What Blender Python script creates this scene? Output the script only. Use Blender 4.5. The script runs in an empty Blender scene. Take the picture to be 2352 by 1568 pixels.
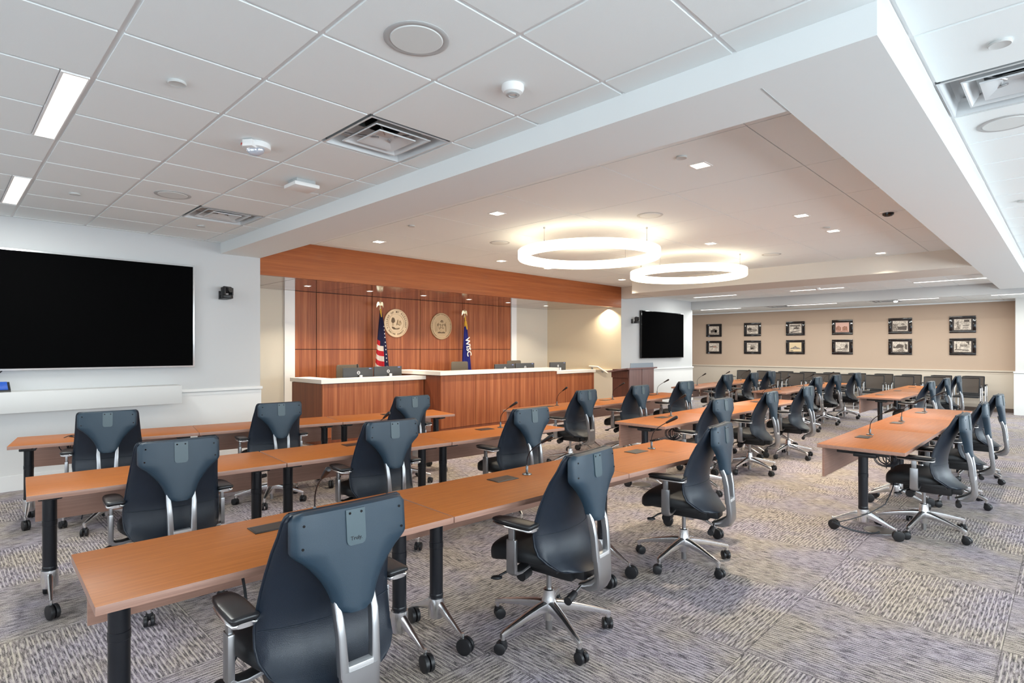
import bpy, bmesh, math, random
from mathutils import Vector, Matrix
from math import sin, cos, pi, radians as rad
random.seed(7)
S = bpy.context.scene
C = S.collection

# ------------------------------------------------------------------ camera, world, exposure
H = 1.475                                   # eye height
YAW = rad(44.5)
cam_d = bpy.data.cameras.new('camera'); cam = bpy.data.objects.new('camera', cam_d); C.objects.link(cam)
cam_d.sensor_width = 36; cam_d.lens = 1307/2352*36; cam_d.shift_y = 18/2352
cam_d.clip_start = .05; cam_d.clip_end = 100
cam.location = (0, 0, H); cam.rotation_euler = (pi/2, 0, YAW - pi/2)
S.camera = cam
S.view_settings.view_transform = 'Standard'; S.view_settings.look = 'None'
S.view_settings.gamma = 1; S.view_settings.exposure = 0.55
S.view_settings.use_curve_mapping = False
W = bpy.data.worlds.new('world'); S.world = W; W.use_nodes = True
W.node_tree.nodes['Background'].inputs[0].default_value = (.80, .90, 1, 1)
W.node_tree.nodes['Background'].inputs[1].default_value = 2.2

def area(name, loc, rot, sx, sy, power, col=(1, 1, 1), shape='RECTANGLE', spread=pi):
    l = bpy.data.lights.new(name, 'AREA'); l.shape = shape; l.size = sx
    if shape in ('RECTANGLE', 'ELLIPSE'): l.size_y = sy
    l.energy = power; l.color = col; l.spread = spread
    o = bpy.data.objects.new(name, l); o.location = loc; o.rotation_euler = rot; C.objects.link(o)
    return o
DAY = (.82, .94, 1.0); WARM = (1, .88, .70); NEUT = (.97, 1, .95)
# daylight coming in through the windows of the two walls behind the photographer
YW = -3.6; XW = -3.0                         # planes of the window walls
WINX = [(-1.6, .9), (1.5, 4.0), (4.6, 7.1), (7.7, 10.2), (10.8, 13.3), (13.9, 16.4)]
WINY = [(-2.7, -.3), (.4, 2.8), (3.5, 5.9)]
for (a, b), pw in zip(WINX, (125, 100, 88, 88, 92, 75)): area('daylight', ((a+b)/2, YW-.25, 1.62), (pi/2+rad(14), 0, 0), b-a, 1.75, pw, DAY)
for a, b in WINY: area('daylight', (XW-.25, (a+b)/2, 1.62), (pi/2+rad(20), 0, -pi/2), b-a, 1.75, 10, DAY)

# ------------------------------------------------------------------ materials
MATS = {}
def P(name, col, rough=.5, metal=0, spec=.5, coat=0, emit=None, es=0, bump=0, bscale=200, trans=0):
    if name in MATS: return MATS[name]
    m = bpy.data.materials.new(name); m.use_nodes = True; n = m.node_tree; b = n.nodes['Principled BSDF']
    b.inputs['Base Color'].default_value = (*col, 1); b.inputs['Roughness'].default_value = rough
    b.inputs['Metallic'].default_value = metal; b.inputs['Specular IOR Level'].default_value = spec
    b.inputs['Coat Weight'].default_value = coat
    if trans: b.inputs['Transmission Weight'].default_value = trans
    if emit: b.inputs['Emission Color'].default_value = (*emit, 1); b.inputs['Emission Strength'].default_value = es
    if bump:
        t = n.nodes.new('ShaderNodeTexCoord'); q = n.nodes.new('ShaderNodeTexNoise'); k = n.nodes.new('ShaderNodeBump')
        q.inputs['Scale'].default_value = bscale; q.inputs['Detail'].default_value = 3
        k.inputs['Strength'].default_value = bump; k.inputs['Distance'].default_value = .002
        n.links.new(t.outputs['Object'], q.inputs['Vector']); n.links.new(q.outputs[0], k.inputs['Height']); n.links.new(k.outputs[0], b.inputs['Normal'])
    MATS[name] = m; return m

def wood(name, c1, c2, c3, scale, rough=.35, coat=.0, spec=.5, fine=60):
    """straight-grained veneer: noise stretched along one axis; scale = (sx,sy,sz)"""
    m = bpy.data.materials.new(name); m.use_nodes = True; n = m.node_tree; L = n.links; b = n.nodes['Principled BSDF']
    t = n.nodes.new('ShaderNodeTexCoord'); mp = n.nodes.new('ShaderNodeMapping'); mp.inputs['Scale'].default_value = scale
    L.new(t.outputs['Object'], mp.inputs['Vector'])
    a = n.nodes.new('ShaderNodeTexNoise'); a.inputs['Scale'].default_value = 1; a.inputs['Detail'].default_value = 5; a.inputs['Roughness'].default_value = .6
    L.new(mp.outputs[0], a.inputs['Vector'])
    r = n.nodes.new('ShaderNodeValToRGB'); L.new(a.outputs[0], r.inputs[0])
    e = r.color_ramp.elements; e[0].position = .32; e[0].color = (*c1, 1); e[1].position = .68; e[1].color = (*c3, 1)
    k = e.new(.5); k.color = (*c2, 1)
    f = n.nodes.new('ShaderNodeTexNoise'); f.inputs['Scale'].default_value = 6; f.inputs['Detail'].default_value = 2
    L.new(mp.outputs[0], f.inputs['Vector'])
    mx = n.nodes.new('ShaderNodeMixRGB'); mx.blend_type = 'MULTIPLY'; mx.inputs[0].default_value = .35
    L.new(r.outputs[0], mx.inputs[1]); L.new(f.outputs[0], mx.inputs[2])
    g = n.nodes.new('ShaderNodeBrightContrast'); g.inputs[1].default_value = .02; L.new(mx.outputs[0], g.inputs[0])
    L.new(g.outputs[0], b.inputs['Base Color']); b.inputs['Roughness'].default_value = rough
    b.inputs['Coat Weight'].default_value = coat; b.inputs['Coat Roughness'].default_value = .12; b.inputs['Specular IOR Level'].default_value = spec
    MATS[name] = m; return m

ceil_m = P('ceiling_tile_white', (.82, .86, .86), .9, bump=.25, bscale=350)
drywall = P('drywall_white', (.77, .80, .80), .85)
grid_m = P('ceiling_grid', (.80, .80, .80), .6)
wall_g = P('wall_grey_paint', (.54, .545, .55), .75)
wall_t = P('wall_tan_warm_lit', (.52, .385, .29), .75)  # tan carries the warmer light on the far wall
wall_b = P('wall_beige_warm_lit', (.64, .59, .50), .75)  # beige has the niche's warm light mixed into its colour
wains = P('wainscot_white', (.78, .78, .77), .6)
trim_m = P('trim_white', (.86, .86, .85), .5)
base_m = P('baseboard_brown', (.13, .09, .07), .6)
blk = P('black_plastic', (.012, .012, .014), .42)
blkg = P('black_gloss', (.006, .006, .007), .12)
blkm = P('black_enamel_metal', (.010, .011, .015), .28)
leather = P('chair_leather', (.006, .012, .023), .36, spec=.5, bump=.35, bscale=420)
shell_m = P('chair_shell_plastic', (.013, .033, .054), .38, bump=.3, bscale=900)
seat_m = P('seat_black', (.010, .011, .013), .55, bump=.3, bscale=420)
chrome = P('polished_aluminium', (.86, .86, .87), .24, metal=1)
satin = P('satin_aluminium', (.44, .44, .45), .33, metal=1)
screen = P('screen_black', (.0028, .0028, .0030), .35, spec=.0)
white_m = P('white_plastic', (.78, .78, .77), .45)
greyp = P('grey_plastic', (.45, .46, .46), .5)
counter = P('counter_solid_surface', (.84, .80, .74), .35)
mesh_m = P('guest_chair_mesh', (.070, .053, .042), .6)
frame_blk = P('frame_black', (.008, .007, .008), .10, coat=.5)
gold = P('gold_metal', (.85, .60, .22), .3, metal=1)
bronze = P('bronze_relief', (.50, .34, .19), .42, metal=.5, bump=.5, bscale=60)
bronze_l = P('bronze_rim', (.66, .47, .29), .38, metal=.45)
bronze_d = P('bronze_dark_relief', (.16, .10, .055), .5, metal=.5)
fringe = P('gold_fringe', (.80, .45, .04), .7)
red = P('flag_red', (.62, .015, .03), .75); fwhite = P('flag_white', (.85, .80, .74), .75)
navy = P('flag_navy', (.012, .014, .07), .75); blue = P('flag_blue', (.02, .025, .26), .75)
cable_m = P('cable_black', (.010, .011, .016), .45)
cream = P('handrail_cream', (.85, .78, .66), .4)
ring_e = P('ring_diffuser', (.9, .85, .75), .5, emit=(1, .86, .62), es=2.9)
lens_e = P('downlight_lens', (.9, .85, .75), .5, emit=(1, .85, .66), es=9)
troff_e = P('troffer_lens', (.9, .88, .8), .5, emit=(1, .92, .78), es=1.15)
lin_e = P('linear_lens', (.9, .9, .9), .5, emit=(1, .95, .90), es=3.0)
glass_clear = P('clear_lens', (.85, .88, .9), .08, spec=.7, trans=.7)

table_top = wood('table_laminate', (.43, .118, .010), (.49, .140, .014), (.56, .168, .022), (2.5, 60, 60), .36, spec=.10)
table_edge = wood('table_edge_band', (.38, .20, .145), (.43, .23, .165), (.48, .26, .19), (2, 40, 90), .38)
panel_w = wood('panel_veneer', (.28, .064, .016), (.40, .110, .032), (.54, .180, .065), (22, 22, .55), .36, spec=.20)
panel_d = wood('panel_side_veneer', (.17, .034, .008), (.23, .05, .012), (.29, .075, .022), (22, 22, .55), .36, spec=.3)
fascia_w = wood('fascia_veneer', (.34, .080, .013), (.40, .104, .019), (.47, .13, .027), (.7, 20, 26), .32, coat=.12, spec=.15)
lect_w = wood('lectern_laminate', (.22, .12, .11), (.25, .14, .13), (.28, .16, .145), (30, 30, .8), .45)
lect_d = wood('lectern_side', (.10, .028, .014), (.13, .036, .018), (.16, .045, .024), (30, 30, .8), .45)
groove = P('panel_groove', (.03, .010, .006), .7)

def carpet():
    m = bpy.data.materials.new('carpet_tile'); m.use_nodes = True; n = m.node_tree; L = n.links; b = n.nodes['Principled BSDF']
    t = n.nodes.new('ShaderNodeTexCoord'); sp = n.nodes.new('ShaderNodeSeparateXYZ'); L.new(t.outputs['Object'], sp.inputs[0])
    def M(op, a, bb=None, c=None):
        q = n.nodes.new('ShaderNodeMath'); q.operation = op
        for i, v in enumerate((a, bb, c)):
            if v is None: continue
            if isinstance(v, (int, float)): q.inputs[i].default_value = v
            else: L.new(v, q.inputs[i])
        return q.outputs[0]
    T = .893
    i = M('FLOOR', M('DIVIDE', M('SUBTRACT', sp.outputs[0], .100), T)); j = M('FLOOR', M('DIVIDE', M('SUBTRACT', sp.outputs[1], .241), T))
    par = M('FLOORED_MODULO', M('ADD', i, j), 2)
    # across / along coordinates of the pile lines
    ac = M('ADD', M('MULTIPLY', sp.outputs[0], par), M('MULTIPLY', sp.outputs[1], M('SUBTRACT', 1, par)))
    al = M('ADD', M('MULTIPLY', sp.outputs[1], par), M('MULTIPLY', sp.outputs[0], M('SUBTRACT', 1, par)))
    ac = M('ADD', ac, M('MULTIPLY', i, .37)); al = M('ADD', al, M('MULTIPLY', j, 1.7))
    def noise(sx, sy, det=2, w=0.):
        cb = n.nodes.new('ShaderNodeCombineXYZ'); L.new(M('MULTIPLY', ac, sx), cb.inputs[0]); L.new(M('MULTIPLY', al, sy), cb.inputs[1]); cb.inputs[2].default_value = w
        q = n.nodes.new('ShaderNodeTexNoise'); q.inputs['Scale'].default_value = 1; q.inputs['Detail'].default_value = det; L.new(cb.outputs[0], q.inputs['Vector']); return q.outputs[0]
    wob = M('MULTIPLY', M('SUBTRACT', noise(6, 12), .5), .004)
    s1 = M('SINE', M('MULTIPLY', M('ADD', ac, wob), 2*pi/.0205))
    brk = noise(60, 10, 3, 3.)
    line = M('MULTIPLY', M('GREATER_THAN', s1, .50), M('GREATER_THAN', brk, .45))
    n1 = noise(120, 16, 3, 1.); big = noise(260, 260, 1, 2.)
    val = M('ADD', M('MULTIPLY', n1, .55), M('MULTIPLY', big, .45))
    r = n.nodes.new('ShaderNodeValToRGB'); L.new(val, r.inputs[0]); e = r.color_ramp.elements
    e[0].position = .40; e[0].color = (.050, .053, .056, 1); e[1].position = .62; e[1].color = (.52, .48, .49, 1)
    k = e.new(.50); k.color = (.25, .22, .225, 1)
    mx = n.nodes.new('ShaderNodeMixRGB'); L.new(M('MULTIPLY', line, .70), mx.inputs[0]); L.new(r.outputs[0], mx.inputs[1]); mx.inputs[2].default_value = (.60, .56, .52, 1)
    # soft patches of heather colour in the yarn
    q = n.nodes.new('ShaderNodeTexNoise'); q.inputs['Scale'].default_value = 2.2; q.inputs['Detail'].default_value = 2; L.new(t.outputs['Object'], q.inputs['Vector'])
    r2 = n.nodes.new('ShaderNodeValToRGB'); L.new(q.outputs[0], r2.inputs[0]); e = r2.color_ramp.elements
    e[0].position = .38; e[0].color = (.97, .94, 1.04, 1); e[1].position = .62; e[1].color = (1.06, 1.0, .88, 1)
    m2 = n.nodes.new('ShaderNodeMixRGB'); m2.blend_type = 'MULTIPLY'; m2.inputs[0].default_value = 1; L.new(mx.outputs[0], m2.inputs[1]); L.new(r2.outputs[0], m2.inputs[2])
    # joints between tiles
    fx = M('FRACT', M('DIVIDE', M('SUBTRACT', sp.outputs[0], .100), T)); fy = M('FRACT', M('DIVIDE', M('SUBTRACT', sp.outputs[1], .241), T))
    jo = M('MAXIMUM', M('LESS_THAN', fx, .005), M('LESS_THAN', fy, .005))
    m3 = n.nodes.new('ShaderNodeMixRGB'); L.new(M('MULTIPLY', jo, .6), m3.inputs[0]); L.new(m2.outputs[0], m3.inputs[1]); m3.inputs[2].default_value = (.07, .06, .06, 1)
    L.new(m3.outputs[0], b.inputs['Base Color']); b.inputs['Roughness'].default_value = .95; b.inputs['Specular IOR Level'].default_value = .15
    bp = n.nodes.new('ShaderNodeBump'); bp.inputs['Strength'].default_value = .5; bp.inputs['Distance'].default_value = .003
    L.new(M('ADD', M('MULTIPLY', line, .6), val), bp.inputs['Height']); L.new(bp.outputs[0], b.inputs['Normal'])
    return m
carpet_m = carpet()

# ------------------------------------------------------------------ mesh helpers
def fin(bm, name, mats, parent=None, ang=38, smooth=True):
    me = bpy.data.meshes.new(name)
    bmesh.ops.recalc_face_normals(bm, faces=bm.faces[:])
    if smooth:
        a = rad(ang)
        for f in bm.faces: f.smooth = True
        for e in bm.edges:
            if len(e.link_faces) == 2: e.smooth = e.calc_face_angle(0) < a
            else: e.smooth = False
    bm.to_mesh(me); bm.free()
    if not isinstance(mats, (list, tuple)): mats = [mats]
    for m in mats: me.materials.append(m)
    o = bpy.data.objects.new(name, me); C.objects.link(o)
    if parent: o.parent = parent
    return o
def box(bm, c, s, rz=0, bev=0, mat=0, rot=None):
    M_ = Matrix.Translation(c) @ (rot if rot is not None else Matrix.Rotation(rz, 4, 'Z')) @ Matrix.Diagonal((*s, 1))
    r = bmesh.ops.create_cube(bm, size=1, matrix=M_); vs = r['verts']
    fs = {f for v in vs for f in v.link_faces}
    for f in fs: f.material_index = mat
    if bev:
        es = {e for v in vs for e in v.link_edges}
        r2 = bmesh.ops.bevel(bm, geom=list(es), offset=bev, segments=2, affect='EDGES', profile=.6)
        for f in r2['faces']: f.material_index = mat
    return vs
def bx(bm, x0, x1, y0, y1, z0, z1, bev=0, mat=0):
    return box(bm, ((x0+x1)/2, (y0+y1)/2, (z0+z1)/2), (x1-x0, y1-y0, z1-z0), bev=bev, mat=mat)
def frame_of(d):
    d = d.normalized(); up = Vector((0, 0, 1)) if abs(d.z) < .9 else Vector((0, 1, 0))
    x = up.cross(d).normalized(); y = d.cross(x); return x, y
def loft(bm, loops, cap=True, mat=0, closed=True):
    rows = [[bm.verts.new(p) for p in l] for l in loops]; n = len(rows[0])
    for a, b in zip(rows, rows[1:]):
        for i in range(n if closed else n-1):
            j = (i+1) % n
            f = bm.faces.new((a[i], a[j], b[j], b[i])); f.material_index = mat
    if cap and closed:
        for r in (rows[0], rows[-1]):
            f = bm.faces.new(r); f.material_index = mat
    return rows
def tube(bm, pts, r, seg=10, mat=0, cap=True):
    pts = [Vector(p) for p in pts]; loops = []; x = None
    for i, p in enumerate(pts):
        d = (pts[min(i+1, len(pts)-1)] - pts[max(i-1, 0)]).normalized()
        if x is None: x, y = frame_of(d)
        else:
            x = (x - d*x.dot(d)).normalized(); y = d.cross(x)
        rr = r[i] if isinstance(r, (list, tuple)) else r
        loops.append([p + x*cos(2*pi*k/seg)*rr + y*sin(2*pi*k/seg)*rr for k in range(seg)])
    loft(bm, loops, cap, mat)
def cyl(bm, p0, p1, r0, r1=None, seg=20, mat=0): tube(bm, [p0, p1], [r0, r0 if r1 is None else r1], seg, mat)
def lathe(bm, prof, c=(0, 0, 0), seg=32, mat=0, cap=True):
    c = Vector(c); loft(bm, [[c+Vector((r*cos(2*pi*k/seg), r*sin(2*pi*k/seg), z)) for k in range(seg)] for r, z in prof], cap, mat)
def superloop(c, ax, ay, rx, ry, n=20, e=3.5):
    out = []
    for k in range(n):
        t = 2*pi*k/n; a, b = cos(t), sin(t)
        out.append(Vector(c) + Vector(ax)*rx*math.copysign(abs(a)**(2/e), a) + Vector(ay)*ry*math.copysign(abs(b)**(2/e), b))
    return out
def prism(bm, poly, y0, y1, mat=0, axes='xz'):
    """extrude a 2D polygon; axes 'xz' extrudes along y, 'xy' along z, 'yz' along x"""
    def mk(a, b, c):
        return {'xz': (a, c, b), 'xy': (a, b, c), 'yz': (c, a, b)}[axes]
    loft(bm, [[mk(a, b, y0) for a, b in poly], [mk(a, b, y1) for a, b in poly]], True, mat)
def bez(p0, p1, p2, p3, n=10):
    p0, p1, p2, p3 = map(Vector, (p0, p1, p2, p3))
    return [p0*(1-t)**3 + p1*3*t*(1-t)**2 + p2*3*t*t*(1-t) + p3*t**3 for t in [i/n for i in range(n+1)]]
def text_obj(name, s, size, mat, parent=None, ext=.001, M_=None, bold=0):
    cu = bpy.data.curves.new('t', 'FONT'); cu.body = s; cu.size = size; cu.extrude = ext; cu.offset = bold
    cu.align_x = 'CENTER'; cu.align_y = 'CENTER'; cu.resolution_u = 3
    tmp = bpy.data.objects.new('t', cu); C.objects.link(tmp); bpy.context.view_layer.update()
    me = bpy.data.meshes.new_from_object(tmp.evaluated_get(bpy.context.evaluated_depsgraph_get())); me.name = name
    bpy.data.objects.remove(tmp); bpy.data.curves.remove(cu)
    me.materials.clear(); me.materials.append(mat)
    if M_ is not None: me.transform(M_)
    o = bpy.data.objects.new(name, me); C.objects.link(o)
    if parent: o.parent = parent
    return o
def thing(name, label, cat, loc=(0, 0, 0), rz=0, group=None):
    o = bpy.data.objects.new(name, None); C.objects.link(o); o.empty_display_size = .1
    o.location = loc; o.rotation_euler = (0, 0, rz); o['label'] = label; o['category'] = cat
    if group: o['group'] = group
    return o
def tag(o, label, cat, group=None):
    o['label'] = label; o['category'] = cat
    if group: o['group'] = group
    return o
def struct(name, bm, m, **k):
    o = fin(bm, name, m, **k); o['kind'] = 'structure'; return o
def dup(root, loc, rz, label, group=None, scale=None):
    def cp(o, par):
        c = o.copy(); C.objects.link(c); c.parent = par
        for ch in KIDS[o.name]: cp(ch, c)
        return c
    c = cp(root, None); c.location = loc; c.rotation_euler = (0, 0, rz); c['label'] = label
    if group: c['group'] = group
    return c
class _K(dict):
    def __missing__(self, k):
        o = bpy.data.objects[k]; self[k] = list(o.children); return self[k]
KIDS = _K()
NB = bmesh.new

# ------------------------------------------------------------------ the room
ZC = 1.377+H; ZS = 1.24+H; ZR = 1.522+H; ZW = 1.018+H; Z2 = 1.15+H; RAIL = -.498+H
YT = 7.87; YN = 9.65; XF = 17.6
bm = NB(); bx(bm, XW, XF+.2, YW, 10, -.1, 0); struct('floor', bm, carpet_m, smooth=False)
# suspended ceiling: tegular tiles in a T-bar grid
GX, GY, G, GH = .5735, 2.940, .6148, .608
HOLES = {}
def cell_clip(ix, iy):
    return HOLES.get((ix, iy))
def tile_field(bm, x0, x1, y0, y1, z, holes=(), gap=.012, dep=.009):
    for ix in range(-8, 30):
        for iy in range(-14, 14):
            a, b = GX+ix*G+gap, GX+(ix+1)*G-gap; c, d = GY+iy*GH+gap, GY+(iy+1)*GH-gap
            if (ix, iy) in holes: continue
            A, B, C_, D = max(a-gap, x0), min(b+gap, x1), max(c-gap, y0), min(d+gap, y1)
            if B-A > .005 and D-C_ > .005: bx(bm, A, B, C_, D, z+dep, z+dep+.02, mat=1)
            if (ix, iy) in SHORT: b = SHORT[(ix, iy)]
            a, b, c, d = max(a, x0), min(b, x1), max(c, y0), min(d, y1)
            if b-a < .02 or d-c < .02: continue
            bx(bm, a, b, c, d, z, z+dep+.001)
SHORT = {(-1, 1): .437, (-1, 2): .437, (-1, 5): .437, (-1, 6): .437}
SX0, SX1, SY0, SY1, RX, RY = 2.612, 3.12, .546, 1.05, 10.87, 1.05
bm = NB(); tile_field(bm, XW, SX0, YW, YT, ZC, holes={(2, 0), (2, 5)}); struct('ceiling', bm, [ceil_m, grid_m], smooth=False)
bm = NB(); tile_field(bm, SX0, 15.42, YW, .515, ZC, holes={(5, -5)}); bx(bm, SX0, 15.42, .515, SY0, ZC, ZC+.03)
struct('ceiling', bm, [ceil_m, grid_m], smooth=False)
bm = NB(); tile_field(bm, 12.0, 15.42, SY1, YT, ZC, gap=.008); struct('ceiling', bm, [ceil_m, grid_m], smooth=False)
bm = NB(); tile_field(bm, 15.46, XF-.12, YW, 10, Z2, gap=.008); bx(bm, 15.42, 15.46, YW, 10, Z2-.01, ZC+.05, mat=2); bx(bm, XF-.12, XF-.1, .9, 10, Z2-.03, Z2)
bx(bm, XF-.1, XF, YW, 10, Z2+.05, Z2+.08)
struct('ceiling', bm, [ceil_m, grid_m, P('riser_shaded_grey', (.46, .46, .46), .8)], smooth=False)  # darker grey paints shade into the riser, toning down its lit face
# unseen slab above all the ceilings, added to block sky light leaking in
bm = NB(); bx(bm, XW-.12, XF+.2, YW-.12, 10.1, 3.22, 3.32); struct('ceiling', bm, drywall, smooth=False)
# dropped drywall soffit around the raised centre panel
bm = NB()
bx(bm, SX0, SX1, SY0, YT, ZS, ZR+.1); bx(bm, SX1, 15.42, SY0, SY1, ZS, ZR+.1); struct('ceiling', bm, drywall, smooth=False)
bm = NB(); bx(bm, 2.76, 3.12, 1.046, 1.054, ZS-.0015, ZS+.001); struct('trim_12', bm, P('joint_line', (.45, .47, .47), .7), smooth=False)
bm = NB(); bx(bm, RX, 12.0, SY1, 6.95, ZS, ZR+.1); bx(bm, 11.83, 12.0, 6.95, YT, ZS, ZR+.1)
struct('ceiling', bm, P('drywall_ring_tint', (.68, .64, .58), .85), smooth=False)  # warm darker tint puts the ring lamps' light into the drywall colour
# raised centre ceiling, large panels with fine joints
bm = NB(); bx(bm, SX1, 11.83, RY, YT, ZR+.006, ZR+.05, mat=1)
xs = [3.12, 3.885]+[3.885+1.185*k for k in range(1, 8)]; ys = [1.05, 1.578, 2.786, 4.0, 5.21, 6.42, 7.63, 7.87]
for a, b in zip(xs, xs[1:]):
    for c, d in zip(ys, ys[1:]):
        bx(bm, a+.004, min(b-.004, 11.83), c+.004, d-.004, ZR, ZR+.007)
struct('ceiling', bm, [ceil_m, P('panel_joint', (.35, .35, .35), .8)], smooth=False)

def wains_run(bm_w, p0, p1, n, z1=RAIL-.045, t=.012, bb=True):
    """wainscot, rail and base along a wall from p0 to p1; n = outward normal"""
    p0, p1, n = Vector(p0), Vector(p1), Vector(n); d = (p1-p0); L = d.length; rz = math.atan2(d.y, d.x); m = (p0+p1)/2
    c = m+n*t/2; box(bm_w, (c.x, c.y, z1/2), (L, t, z1), rz)
    c = m+n*.019; box(bm_w, (c.x, c.y, RAIL-.018), (L+.02, .038, .036), rz, bev=.004)
    c = m+n*.010; box(bm_w, (c.x, c.y, RAIL-.075), (L, .020, .006), rz)
# wall with the large screen
bm = NB(); bx(bm, XW, 3.12, YT, YN+.1, 0, ZR+.1); struct('wall_left', bm, wall_g, smooth=False)
bm = NB(); wains_run(bm, (XW, YT), (3.13, YT), (0, -1)); struct('trim_1', bm, wains, smooth=False)
bm = NB(); bx(bm, XW, 3.12, YT-.020, YT, 0, .16); struct('baseboard_left', bm, trim_m, smooth=False)
# niche behind the dais
bm = NB(); bx(bm, 3.0, 11.3, YN, YN+.1, 0, 3.2); struct('wall_back', bm, wall_b, smooth=False)
bm = NB(); prism(bm, [(11.12, YN+.05), (11.83, YT), (15.5, YT), (15.5, YN+.1), (11.12, YN+.1)], 0, ZR+.1, axes='xy'); struct('wall_centre', bm, [wall_g], smooth=False)
bm = NB(); d = Vector((11.83-11.12, YT-YN-.05)); box(bm, ((11.12+11.83)/2-.008, (YN+.05+YT)/2-.004, ZW/2), (d.length-.004, .012, ZW), math.atan2(d.y, d.x)); struct('trim_2', bm, P('niche_side_warm_lit', (.66, .56, .40), .75), smooth=False)  # yellow tint puts the warm lamp light into this side wall
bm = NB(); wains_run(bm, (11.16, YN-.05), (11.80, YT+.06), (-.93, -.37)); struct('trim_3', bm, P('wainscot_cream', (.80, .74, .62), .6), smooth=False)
bm = NB(); wains_run(bm, (11.83, YT), (15.5, YT), (0, -1)); struct('trim_4', bm, wains, smooth=False)
bm = NB(); bx(bm, 11.83, 15.5, YT-.020, YT, 0, .10); struct('baseboard_centre', bm, trim_m, smooth=False)
# far picture wall
bm = NB(); bx(bm, XF, XF+.15, YW, 10, 0, 3.2); bx(bm, 15.5, XF, 9.9, 10, 0, 3.2); struct('wall_far', bm, wall_t, smooth=False)
bm = NB(); wains_run(bm, (XF, .9), (XF, 9.9), (-1, 0)); struct('trim_5', bm, P('wainscot_tan', (.66, .57, .47), .6), smooth=False)
bm = NB(); bx(bm, XF-.02, XF, .9, 9.9, 0, .09); struct('baseboard_far', bm, base_m, smooth=False)
bm = NB(); bx(bm, 17.05, XF, YW, .895, 0, Z2+.1); struct('wall_pier', bm, P('pier_paint', (.60, .59, .57), .7), smooth=False)
bm = NB(); wains_run(bm, (17.05, YW), (17.05, .92), (-1, 0)); struct('trim_6', bm, wains, smooth=False)
# window walls behind the photographer
def window_wall(name, spans, horizontal):
    bm = NB()
    lo, hi = (XW, 17.05) if horizontal else (YW, YT)
    cur = lo
    for a, b in spans+[(hi, hi)]:
        if a > cur: (bx(bm, cur, a, YW-.12, YW, 0, 3.0) if horizontal else bx(bm, XW-.12, XW, cur, a, 0, 3.0))
        cur = b
    for a, b in spans:
        for z0, z1 in ((0, .75), (2.5, 3.0)):
            (bx(bm, a, b, YW-.12, YW, z0, z1) if horizontal else bx(bm, XW-.12, XW, a, b, z0, z1))
    struct(name, bm, wall_g, smooth=False)
window_wall('wall_right', WINX, True); window_wall('wall_near', WINY, False)
pane = bpy.data.materials.new('window_glass'); pane.use_nodes = True; nt = pane.node_tree
tr = nt.nodes.new('ShaderNodeBsdfTransparent'); gl = nt.nodes.new('ShaderNodeBsdfGlossy'); gl.inputs[1].default_value = .02; mxs = nt.nodes.new('ShaderNodeMixShader'); mxs.inputs[0].default_value = .06
nt.links.new(tr.outputs[0], mxs.inputs[1]); nt.links.new(gl.outputs[0], mxs.inputs[2]); nt.links.new(mxs.outputs[0], nt.nodes['Material Output'].inputs[0])
wn = 0
for hz, spans in ((True, WINX), (False, WINY)):
    for a, b in spans:
        wn += 1; bm = NB()
        def wb(u0, u1, z0, z1, o0, o1, mt):
            (bx(bm, u0, u1, YW+o0, YW+o1, z0, z1, mat=mt) if hz else bx(bm, XW+o0, XW+o1, u0, u1, z0, z1, mat=mt))
        for u0, u1, z0, z1 in ((a, a+.05, .75, 2.5), (b-.05, b, .75, 2.5), (a, b, .75, .8), (a, b, 2.45, 2.5), ((a+b)/2-.025, (a+b)/2+.025, .75, 2.5)): wb(u0, u1, z0, z1, -.1, -.04, 0)
        wb(a, b, .75, 2.5, -.072, -.068, 1)
        struct('window_%d' % wn, bm, [trim_m, pane], smooth=False)

# wood fascia, wood soffit and wood panelling of the niche
bm = NB(); bx(bm, 3.121, 11.83, YT, YT+.06, ZW, ZR+.05); struct('trim_7', bm, fascia_w, smooth=False)
soff_w = wood('soffit_gloss_veneer', (.17, .045, .020), (.22, .062, .028), (.27, .085, .038), (.8, 22, 22), .13, coat=.6, spec=.8)
bm = NB(); jx = [3.12, 3.67, 4.81, 5.94, 7.08, 8.21, 9.34, 10.47, 11.83]
bx(bm, 3.12, 11.83, YT+.05, YN, ZW+.006, ZW+.04, mat=1)
for a, b in zip(jx, jx[1:]):
    for c, d in ((YT+.06, 9.10), (9.10, YN)): bx(bm, a+.005, b-.005, c+.004, d-.004, ZW, ZW+.008)
struct('trim_8', bm, [soff_w, groove], smooth=False)
bm = NB(); PX = [4.403, 4.801, 5.937, 7.072, 8.218, 9.342, 9.745]
bx(bm, 4.403, 9.745, YN-.02, YN, 0, ZW, mat=1)
for a, b in zip(PX, PX[1:]):
    for z0, z1 in ((0, 1.475), (1.475, ZW)): bx(bm, a+.007, b-.007, YN-.035, YN-.018, z0+.006, z1-.006)
struct('trim_9', bm, [panel_w, groove], smooth=False)
bm = NB(); bx(bm, 4.22, 4.40, YN-.05, YN, 0, ZW-.002); struct('trim_10', bm, trim_m, smooth=False)
bm = NB(); bx(bm, 9.75, 9.93, YN-.05, YN, 0, ZW-.002); struct('trim_11', bm, trim_m, smooth=False)
bm = NB(); bx(bm, 4.2, 10.3, 8.45, YN-.04, 0, .28); struct('floor_dais', bm, carpet_m, smooth=False)

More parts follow.
